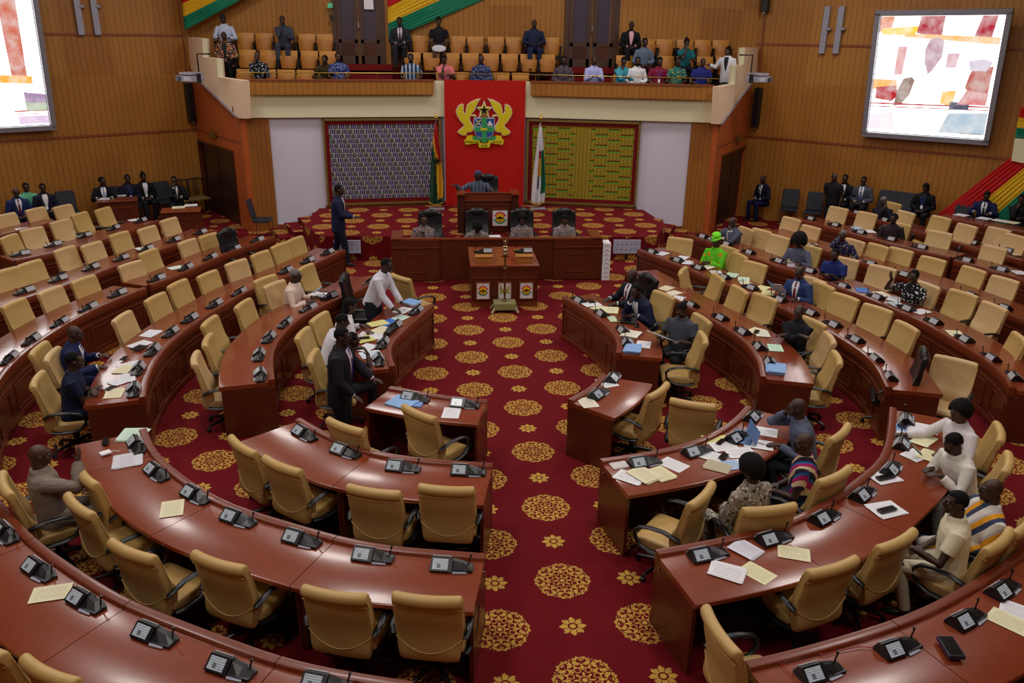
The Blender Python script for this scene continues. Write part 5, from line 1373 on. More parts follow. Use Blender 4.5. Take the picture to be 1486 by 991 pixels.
    # the seat under a seated delegate goes where the delegate sits
    if not stand and chair and z0 == 0:
        bs = None
        for i, (o, loc, kd) in enumerate(CHAIRS):
            dd = (loc - rt).length
            if dd < .55 and (bs is None or dd < bs[0]): bs = (dd, i)
        if bs: o = CHAIRS[bs[1]][0]; o.location.x = rt.x - fw.x * .02; o.location.y = rt.y - fw.y * .02; CHAIRS.pop(bs[1])
        elif chair == 'new' or rt.y < 19: dup(CH['tan'], (rt.x - fw.x * .02, rt.y - fw.y * .02, 0), rz, 'tan leather swivel chair under the ' + ' '.join(label.split()[:7]), None)
    return t
# ---- well and left side
P = person
person('standing man in dark suit and purple tie beside the front left desk', 497.6, 488.4, 1.62, fdir=98, pose='stand', top='suit', c='14151d', leg='14151c', tie='3c2c8c', hair='short', stand=True, R=((.20, .22, .92), (.1, 1, -.5)), L=((-.20, .38, .98), (.1, 1, -.2)), lean=4, glasses=True, pitch=-5, under='e0ccd8')
person('man in white shirt and glasses bent over papers, left front desk', 496.6, 462, 1.22, fdir=70, pose='desk', c='d8d8e2', glasses=True, lean=22, pitch=-18, short=True)
person('woman in white blouse sorting yellow papers at left front desk', 508, 444, 1.20, fdir=70, pose='desk', c='dcd8dc', hair='long', lean=14, pitch=-15, skin=1)
person('person in dark shirt leaning an elbow on desk behind standing man', 512, 497, 1.16, fdir=60, pose='chin', c='14161c', short=True, lean=18, keys=None, chair='new', R=((.12, .38, 1.0), (-.2, -.4, 1)))
person('standing man in white shirt leaning both hands on left front desk', 562, 389, 1.52, fdir=112, pose='stand', c='d4d4e0', leg='20232c', stand=True, lean=24, R=((.16, .48, .82), (0, 1, -.2)), L=((-.14, .50, .82), (0, 1, -.2)), pitch=-6)
person('grey-haired man in cream robe holding a tablet, left second row', 429, 399.6, 1.22, fdir=100, pose='read', top='smock', c='d8c4b4', leg='c8b4a4', hair='grey', lean=8, pitch=-12, glasses=True)
person('bald man in blue suit looking up at left third row end', 108.5, 480.7, 1.24, fdir=78, pose='desk', top='suit', c='18204c', leg='18204a', hair='bald', tie='4c5478', lean=12, R=((.22, .42, .78), (.2, 1, -.1)))
person('man in dark navy short-sleeved shirt with folded arms on left desk', 108.5, 521, 1.24, fdir=75, pose='fold', c='121a38', leg='121a34', short=True, lean=8, hair='short')
person('man in beige checked suit raising a phone, far left', 58, 660.5, 1.22, fdir=62, pose='phone', top='suit', c=pattern('check', ['86786c', '746a6c']), leg='7c7068', hair='bald', under='8a7c70', yaw=0, lean=-4, R=((.10, .30, 1.12), (-.1, .3, 1)), L=((-.10, .28, .70), (.4, .9, 0)), glasses=True, skin=1)
person('standing attendant in navy suit and red tie before the dais', 492, 272, 1.64, Y=18.8, s=1.07, fdir=88, pose='stand', top='suit', c='161a3c', leg='12152c', tie='8a1620', stand=True, R=((.16, .34, 1.08), (0, 1, .1)), L=((-.14, .30, 1.0), (0, 1, .1)), stride=.16, lean=2)
kd = pattern('blotch', ['6a6470', 'c8904a', '3a3648', 'a8a4ac'], 1.6)
kd2 = pattern('blotch', ['75707a', 'cc9444', '3c3a4c', 'b4b0b8'], 1.7)
person('clerk in grey patterned shirt turned right, leftmost at clerks desk', 614.5, 318, fdir=170, pose='lap', Y=18.0, c=kd, hair='short', turn=-10, chair=False, yaw=20, skin=1, L=((.0, .25, .95), (.4, .8, .6)))
person('clerk bowed low over the desk, second at clerks desk', 693, 334, fdir=180, pose='desk', Y=17.75, c=kd2, hair='afro', lean=36, pitch=-45, chair=False)
person('clerk with dark collar and folded hands, third at clerks desk', 758, 317, fdir=180, pose='clasp', Y=18.0, c=kd, hair='afro', chair=False, belly=.03)
person('clerk with pulled-back hair looking down, rightmost at clerks desk', 820, 314, fdir=180, pose='clasp', Y=18.0, c=kd2, hair='bun', pitch=-20, chair=False, skin=1)
person('presiding officer in blue-grey smock and cap pointing from tall desk', 694, 256, fdir=180, z0=DZ + .07, pose='desk', Y=20.05, top='smock', c=pattern('vstripe', ['4a5468', '5c667a', '3c4658'], 1.2), hair='cap 3c3c68', yaw=-60, chair=False, belly=.04, fit=1.08, R=((.55, .30, 1.02), (1, .4, .25)), L=((-.30, .38, .92), (-.3, 1, 0)), glasses=True)
# ---- right bank
person('bald man in dark suit leaning back, right front desk', 918, 397.8, 1.24, fdir=-115, pose='desk', top='suit', c='14161f', hair='bald', tie='6a2430', lean=-2, skin=0, L=((-.12, .42, .80), (.2, 1, 0)))
person('man in navy suit resting his chin on hand, right front desk', 923.6, 422, 1.18, fdir=-118, pose='chin', top='suit', c='171b3a', tie=None, lean=24, pitch=-5)
person('man in grey short-sleeved shirt reading a paper, right front row', 989, 451, 1.20, fdir=-135, pose='read', c='3e424c', leg='24262e', short=True, hair='short', pitch=-28, lean=6, belly=.05, fit=1.1)
person('woman in lime green and orange dress and green head wrap', 1038.7, 350, 1.22, fdir=-125, pose='clasp', top='dress', c=pattern('blotch', ['5cc020', 'e87818', '58b428', '6cd028'], .5), skirt='58b428', hair='wrap 74e028', pitch=-15, lean=6, belly=.05, fit=1.12)
person('grey-suited man stretching one arm along desk, right fourth row', 1062.8, 322, 1.22, fdir=-125, pose='reach', top='suit', c='4c5264', leg='3c4254', hair='bald', R=((.34, .48, .80), (.5, 1, 0)), L=((-.04, .24, 1.04), (.4, -.2, 1)), tie='4a2a34', lean=8)
person('woman in grey jacket with large afro writing, right fourth row', 1159, 351, 1.20, fdir=-135, pose='desk', top='shirt', c='5c6074', hair='bigafro', lean=14, pitch=-18, skin=1)
person('man in blue suit reading a booklet, right third row', 1160, 395, 1.22, fdir=-125, pose='read', top='suit', c='283a66', hair='bald', tie='6a2030', lean=8, pitch=-12)
person('bald man in black shirt with crossed arms, right second row', 1159, 455, 1.20, fdir=-140, pose='fold', c='12151e', leg='101218', hair='bald', lean=0, R=((-.14, .28, .95), (-1, .3, .1)), L=((.10, .26, .90), (1, .2, -.2)))
person('man in blue polo shirt with clasped hands, right fourth row', 1211.4, 369.4, 1.20, fdir=-130, pose='clasp', c='1c2c6e', short=True, lean=16, belly=.03)
person('person in dark patterned shirt covering the face, right fifth row', 1222.5, 342, 1.20, fdir=-135, pose='chin', c=pattern('blotch', ['24204a', '8a8468', '3a3a68'], 1.4), hair='grey', lean=16, R=((.03, .24, 1.18), (-.2, -.3, 1)), L=((-.34, .36, .82), (-.6, 1, 0)))
person('man in black and white printed shirt gesturing, right fourth row', 1326, 401, 1.22, fdir=-120, pose='desk', c=pattern('blotch', ['16161c', 'd8d8dc', '1a1a20'], 1.5), short=True, glasses=True, lean=4, R=((.26, .30, 1.14), (.4, .2, 1)), yaw=10)
person('man in dark brown shirt with turned head, right sixth row', 1297.5, 317, 1.22, fdir=-150, pose='lap', c='2a2026', yaw=-40, hair='short')
person('grey-haired man in dark jacket, hand on cheek, right sixth row', 1282, 293, 1.20, fdir=-140, pose='chin', top='suit', c='171824', hair='grey', yaw=40, under='171824')
# ---- near right bank
person('woman with short afro in white top stretching arm, right third row', 1392, 597, 1.22, fdir=-100, pose='desk', top='dress', c='d6d2d4', leg='28282e', hair='afro', lean=10, R=((.34, .50, .80), (.5, 1, 0)), skin=1, yaw=5)
person('man in white tunic tapping a phone, right third row', 1384, 640, 1.20, fdir=-98, pose='read', top='smock', c='d8d4cc', leg='8c9490', hair='short', lean=22, pitch=-30, R=((.06, .40, .86), (-.3, 1, .2)), L=((-.10, .42, .86), (.3, 1, .2)))
person('bald man with glasses in orange and white striped robe', 1438, 711, 1.22, fdir=-80, pose='lap', top='smock', c=pattern('stripe', ['b8b4b4', 'd89420', '34405c', 'd8d4cc'], 1.3), leg=pattern('stripe', ['b8b4b4', 'd89420', '34405c', 'd8d4cc'], 1.3), hair='bald', lean=-4, glasses=True, belly=.07, fit=1.18)
person('man in cream short-sleeved shirt seen from behind, right third row', 1386, 729, 1.22, fdir=-62, pose='lap', c='d6ccb0', leg='c8bea4', short=True, lean=4, yaw=20, fit=1.08, L=((-.20, .36, .78), (.2, 1, 0)))
person('man in blue-grey shirt holding a phone to his ear', 1156, 592, 1.20, fdir=-80, pose='phone', c='525a70', leg='2c303c', hair='bald', lean=14)
person('bald man in multicoloured patterned shirt, near right second row', 1165, 648, 1.18, fdir=-62, pose='lap', c=pattern('stripe', ['b09a78', '1c5c94', '9c1c5c', 'c8b088', '241c30'], 1.6), leg='24262e', hair='bald', short=True, lean=2, yaw=25, glasses=True)
person('dark-haired woman in leaf-patterned dress, near right second row', 1089, 685, 1.18, fdir=-25, pose='lap', top='dress', c=pattern('blotch', ['8a8478', '2c3a2c', 'c8c0b0', '7a4a34'], 1.1), leg=pattern('blotch', ['8a8478', '2c3a2c', 'c8c0b0'], 1.1), hair='afro', lean=2, pitch=-10)
# ---- by the walls
def wp(label, px, py, side_, off=.5, z0=0, **k):
    p0, n, rz = (CL, LN, aL) if side_ == 'l' else (CR, RN, aR)
    q = atP(px, py, v3(p0, 0) + n * off, n); k.setdefault('hz', 1.22)
    return person(label, px, py, fdir=-math.degrees(rz) + k.pop('tn', 0), Y=q.y, z0=z0, chair=False, **k)
wp('bald man in blue suit and purple tie, far left wall seats', 22, 273, 'l', 1.1, pose='lap', top='suit', c='1c2c58', tie='5c1c44', hair='bald')
wp('person in pale green shirt behind the blue-suited man', 37, 269, 'l', .45, pose='lap', c='6cc09a', short=True)
wp('woman in dark suit with white lanyard, left wall seats', 62, 273, 'l', .8, pose='lap', top='suit', c='15182c', lanyard='d8d8e0')
wp('attendant in black suit and pale tie at the left wall table', 148, 263, 'l', .6, pose='desk', top='suit', c='101219', tie='7a94b0', yaw=50, tn=15)
wp('woman in dark jacket with blue lanyard, left wall', 185, 259, 'l', .6, pose='lap', top='suit', c='131627', lanyard='2848c0', skirt='14161f', under='141627')
wp('woman in black jacket over white top, left wall', 207, 251, 'l', .55, pose='lap', top='suit', c='0e0f14', lanyard='d0d4e0', hz=1.3, hair='bun')
wp('man in dark suit with hand over mouth near left doorway table', 253.4, 268, 'l', 1.6, pose='chin', top='suit', c='101318', tie='1c3c38', tn=20)
wp('bald man in navy suit seated alone beside the right doorway', 1107, 260.4, 'r', .5, pose='lap', top='suit', c='12152a', leg='14183c', hair='bald', tie='14151c', tn=25)
wp('standing man in black short-sleeved shirt by the right wall', 1211.7, 249, 'r', 1.2, pose='stand', c='14141a', leg='121218', hair='bald', stand=True, short=True, yaw=40, fit=1.1, tn=10)
wp('man in black suit and white shirt behind the standing man', 1226, 262, 'r', .5, z0=.281, pose='lap', top='suit', c='101116', tie='c8c8d0')
wp('man in grey suit and blue tie by the right wall', 1253.4, 261.6, 'r', .5, z0=.281, pose='lap', top='suit', c='4a4c5a', leg='1c1c26', tie='4a5c9c')
wp('woman in black with blue lanyard beside the drape, right wall', 1343, 275, 'r', .5, z0=.281, pose='lap', top='suit', c='0c0d12', under='0c0d12', lanyard='2c50c8', hair='long', pitch=-25)
wp('man in navy suit writing at the desk under the drape', 1430, 293, 'r', .6, z0=.281, pose='desk', top='suit', c='16204a', tie='141830', pitch=-25, lean=15)
wp('dark-clothed person at the desk by the far right edge', 1479, 303, 'r', .6, z0=.281, pose='chin', c='0e0f14', pitch=-15)
# ---- gallery
def gp(label, px, py, k, off=0, **kw):
    bb = B_(atY(px, py, 24).x) - [1.52, .96, .42][k]
    kw.setdefault('pose', 'lap'); kw.setdefault('leg', '15161c'); kw.setdefault('fdir', 180)
    return person(label, px, py, Y=bb, z0=TZ[k], chair=False, vox=.014, **kw)
gp('person in white shirt and black cap, top left of gallery', 324, 31, 2, c='b8c4dc', hair='cap 101014', pitch=-20, pose='desk', R=((.15,.3,.72),(-.3,1,0)), L=((-.15,.3,.72),(.3,1,0)))
gp('man in red and yellow printed jacket, left end of gallery', 325, 55, 1, top='suit', c=pattern('blotch', ['28202c', 'c83820', 'd8b040', 'd8ccb8'], 1.3), under='14141c', hair='bald')
gp('man in grey clothes holding green paper, gallery back row', 410, 36, 2, c='3c4250', leg='3a3f50', hair='bald', pose='chin')
gp('man in black and white shirt, hand on chin, gallery front', 373, 81, 0, c=pattern('blotch', ['16161e', 'b8c0c8', '24242c'], 1.2), hair='bald', pose='chin', yaw=-15, skin=1)
gp('man in olive shirt leaning sideways, gallery front row left', 471.5, 91, 0, c='3c3416', lean=30, hair='short', yaw=-30)
gp('man in blue and white printed shirt, gallery front row left', 490.5, 87, 0, c=pattern('blotch', ['24306c', '9ca4c8'], 1.6), short=True, yaw=20, skin=1)
gp('man in charcoal suit beside the yellow and green drape', 579.8, 33, 2, top='suit', c='24252e', leg='22232c', tie='1c1c28', under='d8c8d0')
gp('woman in black dress with pink shoulders and paper, gallery back', 636.5, 35, 2, top='dress', c='101018', skirt='d0d0dc', hair='bun', skin=1, short=True)
gp('man in blue and white striped shirt, gallery front row centre', 596, 82, 0, c=pattern('vstripe', ['3c5478', 'b0bccc', '1c2c4c'], 1.0), short=True, beard=True)
gp('person in pink shirt with bowed head, gallery front row', 644.7, 94, 0, c='d07078', short=True, pitch=-30, lean=16, pose='chin')
gp('man in navy shirt with white print, gallery front centre', 698.5, 86, 0, c=pattern('blotch', ['202a58', '8c94b4', '202a58'], 1.6), hair='bald')
gp('bald man in dark blue shirt writing, gallery back row centre', 775.3, 38, 2, c='1a2240', leg='20284c', hair='bald', fit=1.12, belly=.03, pose='desk', R=((.12,.3,.70),(-.3,1,0)), L=((-.15,.3,.70),(.3,1,0)))
gp('woman in dotted dark dress, gallery front beside right steps', 818, 97, 0, top='dress', c=pattern('blotch', ['3c3440', '8c7c88'], 2.0), hair='long')
gp('man in pale lilac shirt looking at yellow note, gallery front', 862.3, 98, 0, c='a4a8dc', hair='bald', pose='clasp')
gp('man in black suit, pink shirt and sunglasses, gallery back row', 916.5, 40, 2, top='suit', c='0c0d12', under='dca8b8', glasses=True, hair='bald')
gp('man in grey-blue shirt in the gallery middle row, right block', 935.7, 66, 1, c='5c6c80', leg='4c1424', yaw=20)
gp('person in turquoise shirt bending head, gallery front right', 904.7, 98, 0, c='3c94a8', pitch=-20, lean=12, pose='chin')
gp('man in white long-sleeved shirt, gallery front row right block', 925.4, 93, 0, c='dcdce0', beard=True)
gp('woman in maroon top with lanyard and headphones, gallery front', 957.3, 91, 0, c='7c1434', hair='long', lanyard='5c5cc8', short=True)
gp('person in green and yellow patterned shirt, gallery front right', 983.7, 95, 0, c=pattern('blotch', ['1c6c5c', 'c8b434', '2c4c9c'], 1.4), short=True)
gp('man in royal blue shirt, last in the gallery front row', 1020, 93, 0, c='232878', short=True, hair='bald', fit=1.12)
gp('woman in teal top holding a phone, gallery back row right', 996, 71, 1, c='14646c', hair='bun', short=True, pose='chin')
person('standing woman in white blazer and grey skirt at gallery end', 1056.4, 72, Y=B_(7.6) - 1.35, fdir=215, stand=True, z0=TZ[0] + .0, s=.93, pose='stand', top='suit', c='d8d8e0', under='101016', skirt='3c4048', hair='bun', yaw=-30, chair=False, vox=.014, R=((.50, .22, 1.22), (1, .3, .1)), skin=1)
# ================================================================ PAPERS AND SMALL THINGS ON THE DESKS
def papermat(col, lines=True):
    k = ('paper', col, lines)
    if k in _mc: return _mc[k]
    m, nt, b = newmat('printed_paper'); setb(b, .7, .2); v, x, y, z = coords(nt, 'Object')
    ln = ((y * 420).sin() > .25) * (x.abs() < .075) * (y.abs() < .115) * (noise(nt, v, 60, 1) > .42)
    nt.links.new(mix(nt, ln * (.35 if lines else 0), hexc(col), hexc('55555f')), b.inputs['Base Color']); _mc[k] = m; return m
_pi = [0]
def where(px, py, z): return at(px, py, z)
def paper(px, py, label, off=0, w=.21, h=.297, col='e2e2e6', n=1, cat='paper', name='paper_sheet', lines=True, z=.762, rz=None, tilt=0):
    q = at(px, py, z + .002); _pi[0] += 1
    if rz is None: rz = face(rownorm(q.xy, None, .4)) + R_(off)
    th = .0014 + .004 * (n - 1); z0 = z + .0012 * (_pi[0] % 6) + .0004
    b = MB()
    for k in range(min(n, 4)):
        r = .05 * sin(k * 2.3 + _pi[0]); b.box((.006 * k * (-1) ** k, .005 * k, th * (k + .5) / min(n, 4)), (w, h, th / min(n, 4)), r if n > 1 else 0)
    o = b.obj(name, papermat(col, lines), loc=(q.x, q.y, z0), rz=rz)
    if tilt: o.rotation_euler.x = R_(tilt)
    return tag(o, label, cat)
def phone(px, py, label, off=0, w=.075, h=.155, t=.009, col='101114', cat='phone', name='mobile_phone', z=.776, rz=None):
    q = at(px, py, z); r = face(rownorm(q.xy, None, .4)) + R_(off) if rz is None else rz
    T = thing(name, label, cat, (q.x, q.y, z - .002), r)
    bev(MB().box((0, 0, t / 2), (w, h, t)).obj('casing', mat(col, .3, .5), T), .003); MB().box((0, 0, t + .0006), (w * .88, h * .92, .001)).obj('face', mat('08080a', .15, .6), T); return T
def folder(px, py, label, off=0, w=.25, h=.33, col='7fa6d8', n=3, z=.762):
    q = at(px, py, z + .01); r = face(rownorm(q.xy, None, .4)) + R_(off); _pi[0] += 1
    T = thing('document_folder', label, 'folder', (q.x, q.y, z + .001 * (_pi[0] % 4)), r)
    MB().box((0, 0, .002), (w, h, .004)).obj('back_cover', mat(col, .5), T); MB().box((.003, -.003, .004 + .004 * n / 2), (w * .96, h * .95, .004 * n)).obj('pages', papermat('dcdce2', False), T)
    f = MB().box((0, 0, 0), (w, h, .003), M4=Matrix.Translation((0, .0, .0065 + .004 * n)) @ Matrix.Rotation(R_(1.2), 4, 'X')).obj('front_cover', mat(col, .5), T)
    return T
W1, CRM, YEL, GRN, BLU = 'dcdce2', 'ddd6b4', 'dcd690', 'bcd8c4', '86a8d6'
# left front desk L1
folder(597, 439, 'light blue ring binder at the far corner of left front desk', 70, .3, .24, '7aa4dc', 5)
paper(584, 451, 'white sheets between binder and second microphone, left front desk', 80, n=3); paper(580, 462, 'pale green printed sheet, left front desk', 75, col='c4d8cc', n=2)
folder(563, 468, 'bright blue folder lying open on the left front desk', 60, .24, .3, '2f6fc8', 1); paper(548, 470, 'yellow papers handled by the woman in white blouse', 50, col=YEL, n=3)
paper(552, 479, 'cream document below the bright blue folder', 70, col=CRM, n=3); paper(545, 487, 'white sheet under the cream document, left front desk', 100); paper(526, 494, 'lime yellow booklet before the man with glasses', 40, col='d0cc78', n=4)
paper(532, 505, 'white letter sheet beside the lime booklet', 60, n=2); paper(538, 515, 'pale blue printed form nearest the end of left front desk', 20, w=.26, col='ccd8e0', n=2)
phone(529, 490, 'black phone on top of the lime booklet', 30, z=.79); phone(519, 506, 'black phone by the elbow on left front desk', 10)
T_ = thing('charging_box', 'long black box beside the third microphone, left front desk', 'box', tuple(at(566, 483, .77).xy) + (.764,), face(rownorm(at(566, 483, .77).xy)))
bev(MB().box((0, 0, .03), (.28, .10, .06)).obj('casing', M['black'], T_), .006); MB().box((0, 0, .062), (.22, .05, .004)).obj('lid', M['dgrey'], T_)
# left second row
paper(462, 428, 'white notepad under the tablet, left second row', 10, n=4)
T_ = thing('tablet_computer', 'tablet with lit blue screen held over a white notepad', 'tablet', tuple(at(462, 420, .90)), -R_(100)); T_.rotation_euler.x = R_(35)
MB().box((0, 0, 0), (.22, .15, .01)).obj('casing', M['black'], T_); MB().box((0, 0, .006), (.19, .12, .002)).obj('screen', mat('6aa8d8', .2, em=.6), T_)
phone(470, 424, 'small dark phone beside the white notepad, left second row', 20)
# left third row
for a in [(219, 484, 'plain white sheet, left third row, farthest of the spread papers', 80), (203, 500, 'white papers under a dark notebook, left third row', 60), (188, 530, 'white sheets before the blue-suited man, left third row', 30), (180, 536, 'cream sheet before the blue-suited man, left third row', 75, .21, .297, CRM), (176, 553, 'rumpled white papers before the dark-shirted man', 40), (184, 549, 'white sheet half under the rumpled papers, left third row', 100), (166, 571, 'pale yellow sheet at the end of the left third row', 85, .21, .29, CRM)]:
    paper(a[0], a[1], a[2], a[3], *(a[4:7] if len(a) > 4 else (.21, .297, 'dedee6')), n=2)
phone(180, 520, 'dark phone near the blue-suited man, left third row', 80); phone(160, 563, 'black phone by the folded arms, left third row end', 60, w=.08)
phone(202, 505, 'dark notebook on white papers, left third row', 70, w=.15, h=.2, t=.015, col='1c2030', cat='notebook', name='notebook')
for x, y, l in ((256, 388, 'pale green sheet on the upper fourth row, left bank'), (208, 360, 'white and yellow sheet on the left fifth row'), (196, 319, 'white sheet on the left sixth row near its dais end'), (33, 332, 'white sheet on the short left seventh row desk')):
    paper(x, y, l, 60, col='d4e4d8' if 'green' in l else W1)
# near left bank
folder(584, 584, 'large light blue folder on the front near left desk', -8, .34, .30, '86aee0', 3); folder(600, 582, 'second blue folder partly under the large one', 12, .26, .30, '6c96d2', 2)
paper(655, 599, 'white printed sheet right of the folders, near left front desk', 8)
paper(193, 632, 'pale green papers at the far end of the near left third row', 60, .26, .3, 'c4dccc', n=4); paper(185, 669, 'printed page with grey photographs, near left third row', 75, .28, .3, 'cacad2', n=3)
b_ = paper(250, 738, 'cream printed sheet on the near left third row desk', 55, col=CRM); paper(74, 861, 'cream printed sheet on the nearest left desk', -40, col=CRM)
phone(153, 641, 'long black phone at the far end of near left third row', 80, w=.07, h=.17); T_ = phone(153, 658, 'white power bank with a short cable, near left third row', 10, w=.085, h=.11, t=.02, col='e8e8ee', cat='power bank', name='power_bank')
T_.children[1].data = T_.children[1].data.copy(); T_.children[1].data.materials.clear(); T_.children[1].data.materials.append(M['white']); MB().tube([(0, .05, .01), (.01, .09, .012), (.04, .10, .012), (.05, .14, .01)], .004, 5).obj('cable', M['white'], T_)
# near right bank
paper(881, 555, 'white sheet under the microphone, near right front desk', -40); paper(853, 584, 'cream printed sheet at the corner of near right front desk', -35, col='e0dcc8')
paper(896, 673, 'small white booklet with crest, near right second row corner', 0, .17, .22, 'd6d2d0', 3); paper(914, 693, 'white sheet under cream papers, near right second row', 40, n=2); paper(936, 691, 'cream document leaning on a white sheet, near right second row', 18, .22, .30, CRM, 5); paper(960, 689, 'cream paper with torn edge, right of the cream document', 10, .2, .27, 'e0d8b0', 3)
paper(977, 674, 'white letter right of second microphone, near right second row', 22); paper(1039, 638, 'yellow sheet behind the phones, near right second row', 50, col=YEL); paper(1030, 661, 'white sheet left of the brown phone, near right second row', 25, n=2); paper(1051, 648, 'white sheet behind the brown phone, near right second row', 65, n=2); paper(1074, 657, 'wide white sheet right of the brown phone', 60, .24, .32); paper(1101, 645, 'white sheet with a pen, near right second row', 28, .23, .32); paper(1109, 626, 'printed white page by the grey-shirted man', 20, .23, .3)
paper(1056, 675, 'pale blue sheet at the desk edge, near right second row', 70, .2, .28, 'a8bcdc', 2); paper(1042, 678, 'brown and white magazine sticking over the desk edge', 30, .2, .27, 'b8ae94', 3)
phone(1050, 662, 'dark brown phone lying on white papers, near right second row', -70, col='241c20', z=.785); phone(1046, 641, 'long black phone on the yellow sheet', -75, w=.06, z=.78)
tag(MB().tube([(-.07, 0, .004), (.07, 0, .004)], .004, 6).obj('pen', M['black'], loc=tuple(at(1101, 643, .774)), rz=R_(-40)), 'black pen on the white sheet, near right second row', 'pen')
q = at(1093, 628, .85); T_ = thing('document_folder', 'blue folder propped half open before the grey-shirted man', 'folder', (q.x, q.y, .77), R_(62))
MB().box((0, 0, 0), (.36, .004, .2), M4=Matrix.Translation((0, 0, .09)) @ Matrix.Rotation(R_(-40), 4, 'X')).obj('front_cover', mat('5878a8', .5), T_); MB().box((0, .11, .004), (.36, .22, .005)).obj('back_cover', mat('5878a8', .5), T_)
# near right third row
paper(1084, 799, 'white booklet with dark crest, near right third row', 18, .19, .25, 'd8d8e4', 4); paper(1152, 803, 'cream printed sheet right of the white booklet', 50, .2, .28, 'e0dab4'); paper(1056, 831, 'white printed document hanging near the desk edge', 45, n=3); paper(1099, 831, 'cream printed sheet beside the hanging white document', 20, .2, .28, 'dedab0')
paper(1284, 693, 'white papers under a black case, far part of third row', 62, .22, .3, n=3); paper(1287, 740, 'white papers under a black case, nearer part of third row', 65, .24, .32, n=3)
phone(1284, 693, 'long black case on white papers, farther of two', 65, w=.07, h=.2, t=.018, z=.785, cat='case', name='spectacle_case'); phone(1287, 740, 'long black case on white papers, nearer of two', 68, w=.07, h=.2, t=.018, z=.785, cat='case', name='spectacle_case')
paper(1338, 622, 'white printed pages before the woman in white', 0, .24, .32, n=3); paper(1340, 639, 'cream printed page before the man tapping a phone', 70, .2, .32, 'e2ddb4', 2); paper(1309, 621, 'pale blue sheet under a dark wallet', 60, .2, .26, '8cacdc')
phone(1312, 616, 'dark blue wallet on the pale blue sheet', 70, w=.1, h=.18, t=.02, col='1c2c50', z=.79, cat='wallet', name='wallet'); paper(1329, 661, 'white notebook page beside the third microphone', 60, .2, .27, n=3); paper(1351, 662, 'open cream notebook before the man tapping a phone', 75, .22, .28, 'd8d2a8', 4)
tag(MB().ell((0, 0, .03), (.05, .04, .035), fn=lambda d: 1 + .25 * sin(d.x * 9) * sin(d.y * 8 + d.z * 5)).obj('paper_tissue', M['white'], loc=tuple(at(1307, 630, .79).xy) + (.768,)), 'crumpled white tissue beside the pale blue sheet', 'tissue')
T_ = thing('mobile_phone', 'phone held up by the man in white tunic', 'phone', tuple(at(1330, 652, .88)), R_(70)); T_.rotation_euler.x = R_(40)
MB().box((0, 0, 0), (.075, .15, .01)).obj('casing', M['black'], T_); MB().box((0, 0, .006), (.066, .135, .002)).obj('screen', mat('7c7a60', .2, em=.2), T_)
# nearest right row
T_ = phone(1379, 942, 'navy blue zipped wallet on the nearest right desk', -30, w=.12, h=.22, t=.035, col='1a2440', z=.79, cat='wallet', name='wallet'); MB().tube([(-.05, .11, .03), (-.05, -.11, .03)], .005, 5).obj('zip', M['brass'], T_)
paper(1481, 888, 'white sheet at the right edge of the nearest desk', 20); paper(1464, 902, 'cream sheet beside a white one, nearest right desk', 10, col='e0dab4')
tag(MB().tube([at(x, y, .775) for x, y in ((1272, 940), (1250, 938), (1227, 942), (1195, 950), (1165, 944), (1140, 950), (1134, 965), (1150, 980))], .004, 5).obj('red_cable', mat('a01818', .5)), 'thin red cable running between microphones on nearest right desk', 'cable')
tag(MB().tube([at(x, y, .775) for x, y in ((1203, 742), (1205, 730), (1218, 722), (1236, 720))], .004, 5).obj('yellow_cable', mat('c89430', .5)), 'yellow cable joining two microphones, near right third row', 'cable')
q = at(1077, 893, .05); tag(MB().ell((0, 0, .09), (.30, .19, .12), fn=lambda d: 1 + .12 * sin(d.x * 7 + d.z * 3) * sin(d.y * 6)).obj('cloth_bag', mat('2c2c38', .8), loc=(q.x, q.y, 0), smooth=True), 'dark grey cloth bag on floor under the near right third row', 'bag')
# right far bank
paper(857, 441, 'white papers under a dark device, right front desk', 0, .28, .3, n=3); phone(858, 437, 'dark tablet on white papers, right front desk', 80, w=.13, h=.18, z=.785, cat='tablet', name='tablet_computer'); paper(869, 447, 'cream folded paper behind second microphone, right front desk', 30, .2, .26, 'dcdcb8', 2); paper(886, 450, 'cream open booklet before the navy-suited man', 60, .25, .34, 'e0dcb4', 3)
paper(889, 463, 'narrow pale green booklet, right front desk', 80, .12, .28, 'c8d8b8', 3); phone(912, 465, 'black folder with a pen, right front desk', 60, w=.26, h=.3, t=.02, col='14161e', cat='folder', name='document_folder'); phone(924, 472, 'small black phone at the desk edge, right front desk', 70)
paper(916, 486, 'stack of cream papers behind fourth microphone, right front desk', 60, .24, .3, 'e0dcc8', 8); paper(934, 500, 'white sheet beside the blue stack, right front desk', 80); paper(918, 508, 'thick blue-covered stack at the end of right front desk', 85, .22, .34, BLU, 12, 'document stack', 'document_stack', False)
q = at(959, 488, .92); o_ = paper(959, 488, 'white open pages read by the grey-shirted man', 0, .38, .28, W1, 2, z=.90, rz=R_(120), tilt=25)
for x, y, l, o, c_ in ((967, 418, 'pale yellow booklet, right second row, farthest', 30, CRM), (977, 425, 'cream booklet, right second row, nearer the tan chair', 20, 'e0dcc4'), (984, 433, 'small white note, right second row', 40, W1), (1097, 480, 'cream papers under a phone, right second row', 30, CRM), (1106, 484, 'white sheet beside cream papers, right second row', 70, 'd8dcc8'), (1125, 505, 'pale green sheet, right second row', 80, 'bfe0c8')): paper(x, y, l, o, col=c_)
phone(1098, 481, 'black phone on the cream papers, right second row', 50, z=.78)
paper(1125, 537, 'thick blue-covered stack at the end of right second row', 85, .24, .36, BLU, 14, 'document stack', 'document_stack', False)
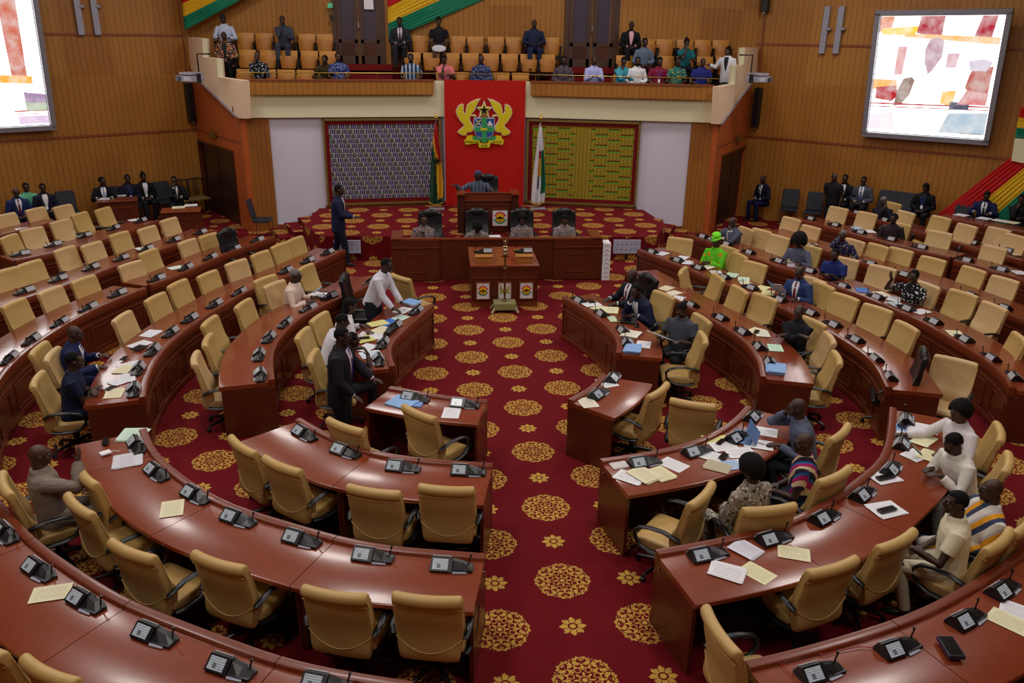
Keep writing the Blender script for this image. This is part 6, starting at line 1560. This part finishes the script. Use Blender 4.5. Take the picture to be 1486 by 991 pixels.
for x, y, l, o, c_ in ((961, 368, 'white sheet at the dais end of right third row', 20, W1), (990, 374, 'white letter behind second microphone, right third row', 30, W1), (998, 381, 'white pages before the green head wrap woman', 50, W1), (1026, 388, 'cream note beside the green head wrap woman', 20, 'dcd8c0'), (1039, 396, 'newspaper pages, right third row', 60, 'c8c4c8'), (1062, 399, 'pale green document, right third row', 40, GRN), (1079, 405, 'second pale green document, right third row', 50, 'c4dcc8'), (1083, 412, 'cream page behind a microphone, right third row', 70, CRM), (1106, 418, 'yellow open booklet, right third row', 20, 'dcd8a0'), (1114, 425, 'yellow booklet, lower, right third row', 40, 'dcd49c')): paper(x, y, l, o, col=c_, n=2)
T_ = thing('booklet', 'blue and white booklet read by the blue-suited man', 'booklet', tuple(at(1126, 418, .90)), R_(120)); T_.rotation_euler.x = R_(45)
MB().box((-.08, 0, 0), (.16, .26, .006), M4=Matrix.Rotation(R_(12), 4, 'Y')).obj('page', papermat(W1), T_); MB().box((.08, 0, 0), (.16, .26, .006), M4=Matrix.Rotation(R_(-12), 4, 'Y')).obj('cover', mat('5070b8', .5), T_)
for x, y, l, o, c_ in ((1052, 346, 'white note before the grey-suited man', 30, CRM), (1141, 378, 'cream note before the woman with the afro', 70, 'dcdcb8'), (1150, 385, 'folded magazine, right fourth row', 50, 'b8b0bc'), (1251, 421, 'blue and white leaflet, lower right fourth row', 60, '4a78c0'), (1279, 427, 'cream sheet, lower right fourth row', 80, 'e0dcc0'), (1297, 434, 'white sheets before the gesturing man', 40, W1), (1301, 442, 'pale blue crumpled papers before the gesturing man', 80, 'b4c8cc'), (1336, 452, 'white printed booklet, lower right fourth row', 10, W1), (1386, 484, 'pale yellow sheet near the lower fourth row end', 75, CRM), (1178, 356, 'white sheet, right fifth row', 40, W1), (1243, 331, 'pale blue papers, right sixth row', 60, 'a4c4dc'), (1262, 336, 'white note, right sixth row', 60, W1), (1479, 396, 'white sheet, lower right sixth row edge', 60, W1)): paper(x, y, l, o, col=c_, n=2)
for x, y, l in ((1395, 312, 'white papers at the far end of the desk under the drape'), (1428, 317, 'papers before the writing man in navy suit'), (1450, 320, 'white sheet right of the writing man'), (1468, 323, 'yellow papers near the right end of the drape desk')): paper(x, y, l, 0, .28, .3, CRM if 'yellow' in l else W1, 2, z=1.042)
for x, y, l in ((174, 284, 'open register on the left wall table'), (151, 289, 'white sheet on the left wall table'), (259, 301, 'pale yellow papers on the table near the left doorway'), (277, 298, 'white papers on the table near the left doorway')): paper(x, y, l, 0, .3, .26, CRM if 'yellow' in l else W1, 3, z=.782, rz=R_(15))
paper(1475, 368, 'cream sheet, right seventh row edge', 60, col='dcd8c0')
paper(713, 344, 'white open pages on the clerks desk before the bowed clerk', 0, .4, .28, W1, 3, z=.768, rz=R_(5))
T_ = thing('mobile_phone', 'black phone raised by the man in checked suit', 'phone', tuple(at(81, 655, 1.15)), R_(-50)); T_.rotation_euler.x = R_(80)
bev(MB().box((0, 0, 0), (.08, .16, .009)).obj('casing', M['black'], T_), .003); MB().box((0, 0, .0055), (.07, .145, .002)).obj('screen', mat('30303a', .2), T_)
for o in list(CH.values()) + [UNIT] + PROTOS:
    for c in list(o.children_recursive) + [o]: bpy.data.objects.remove(c)
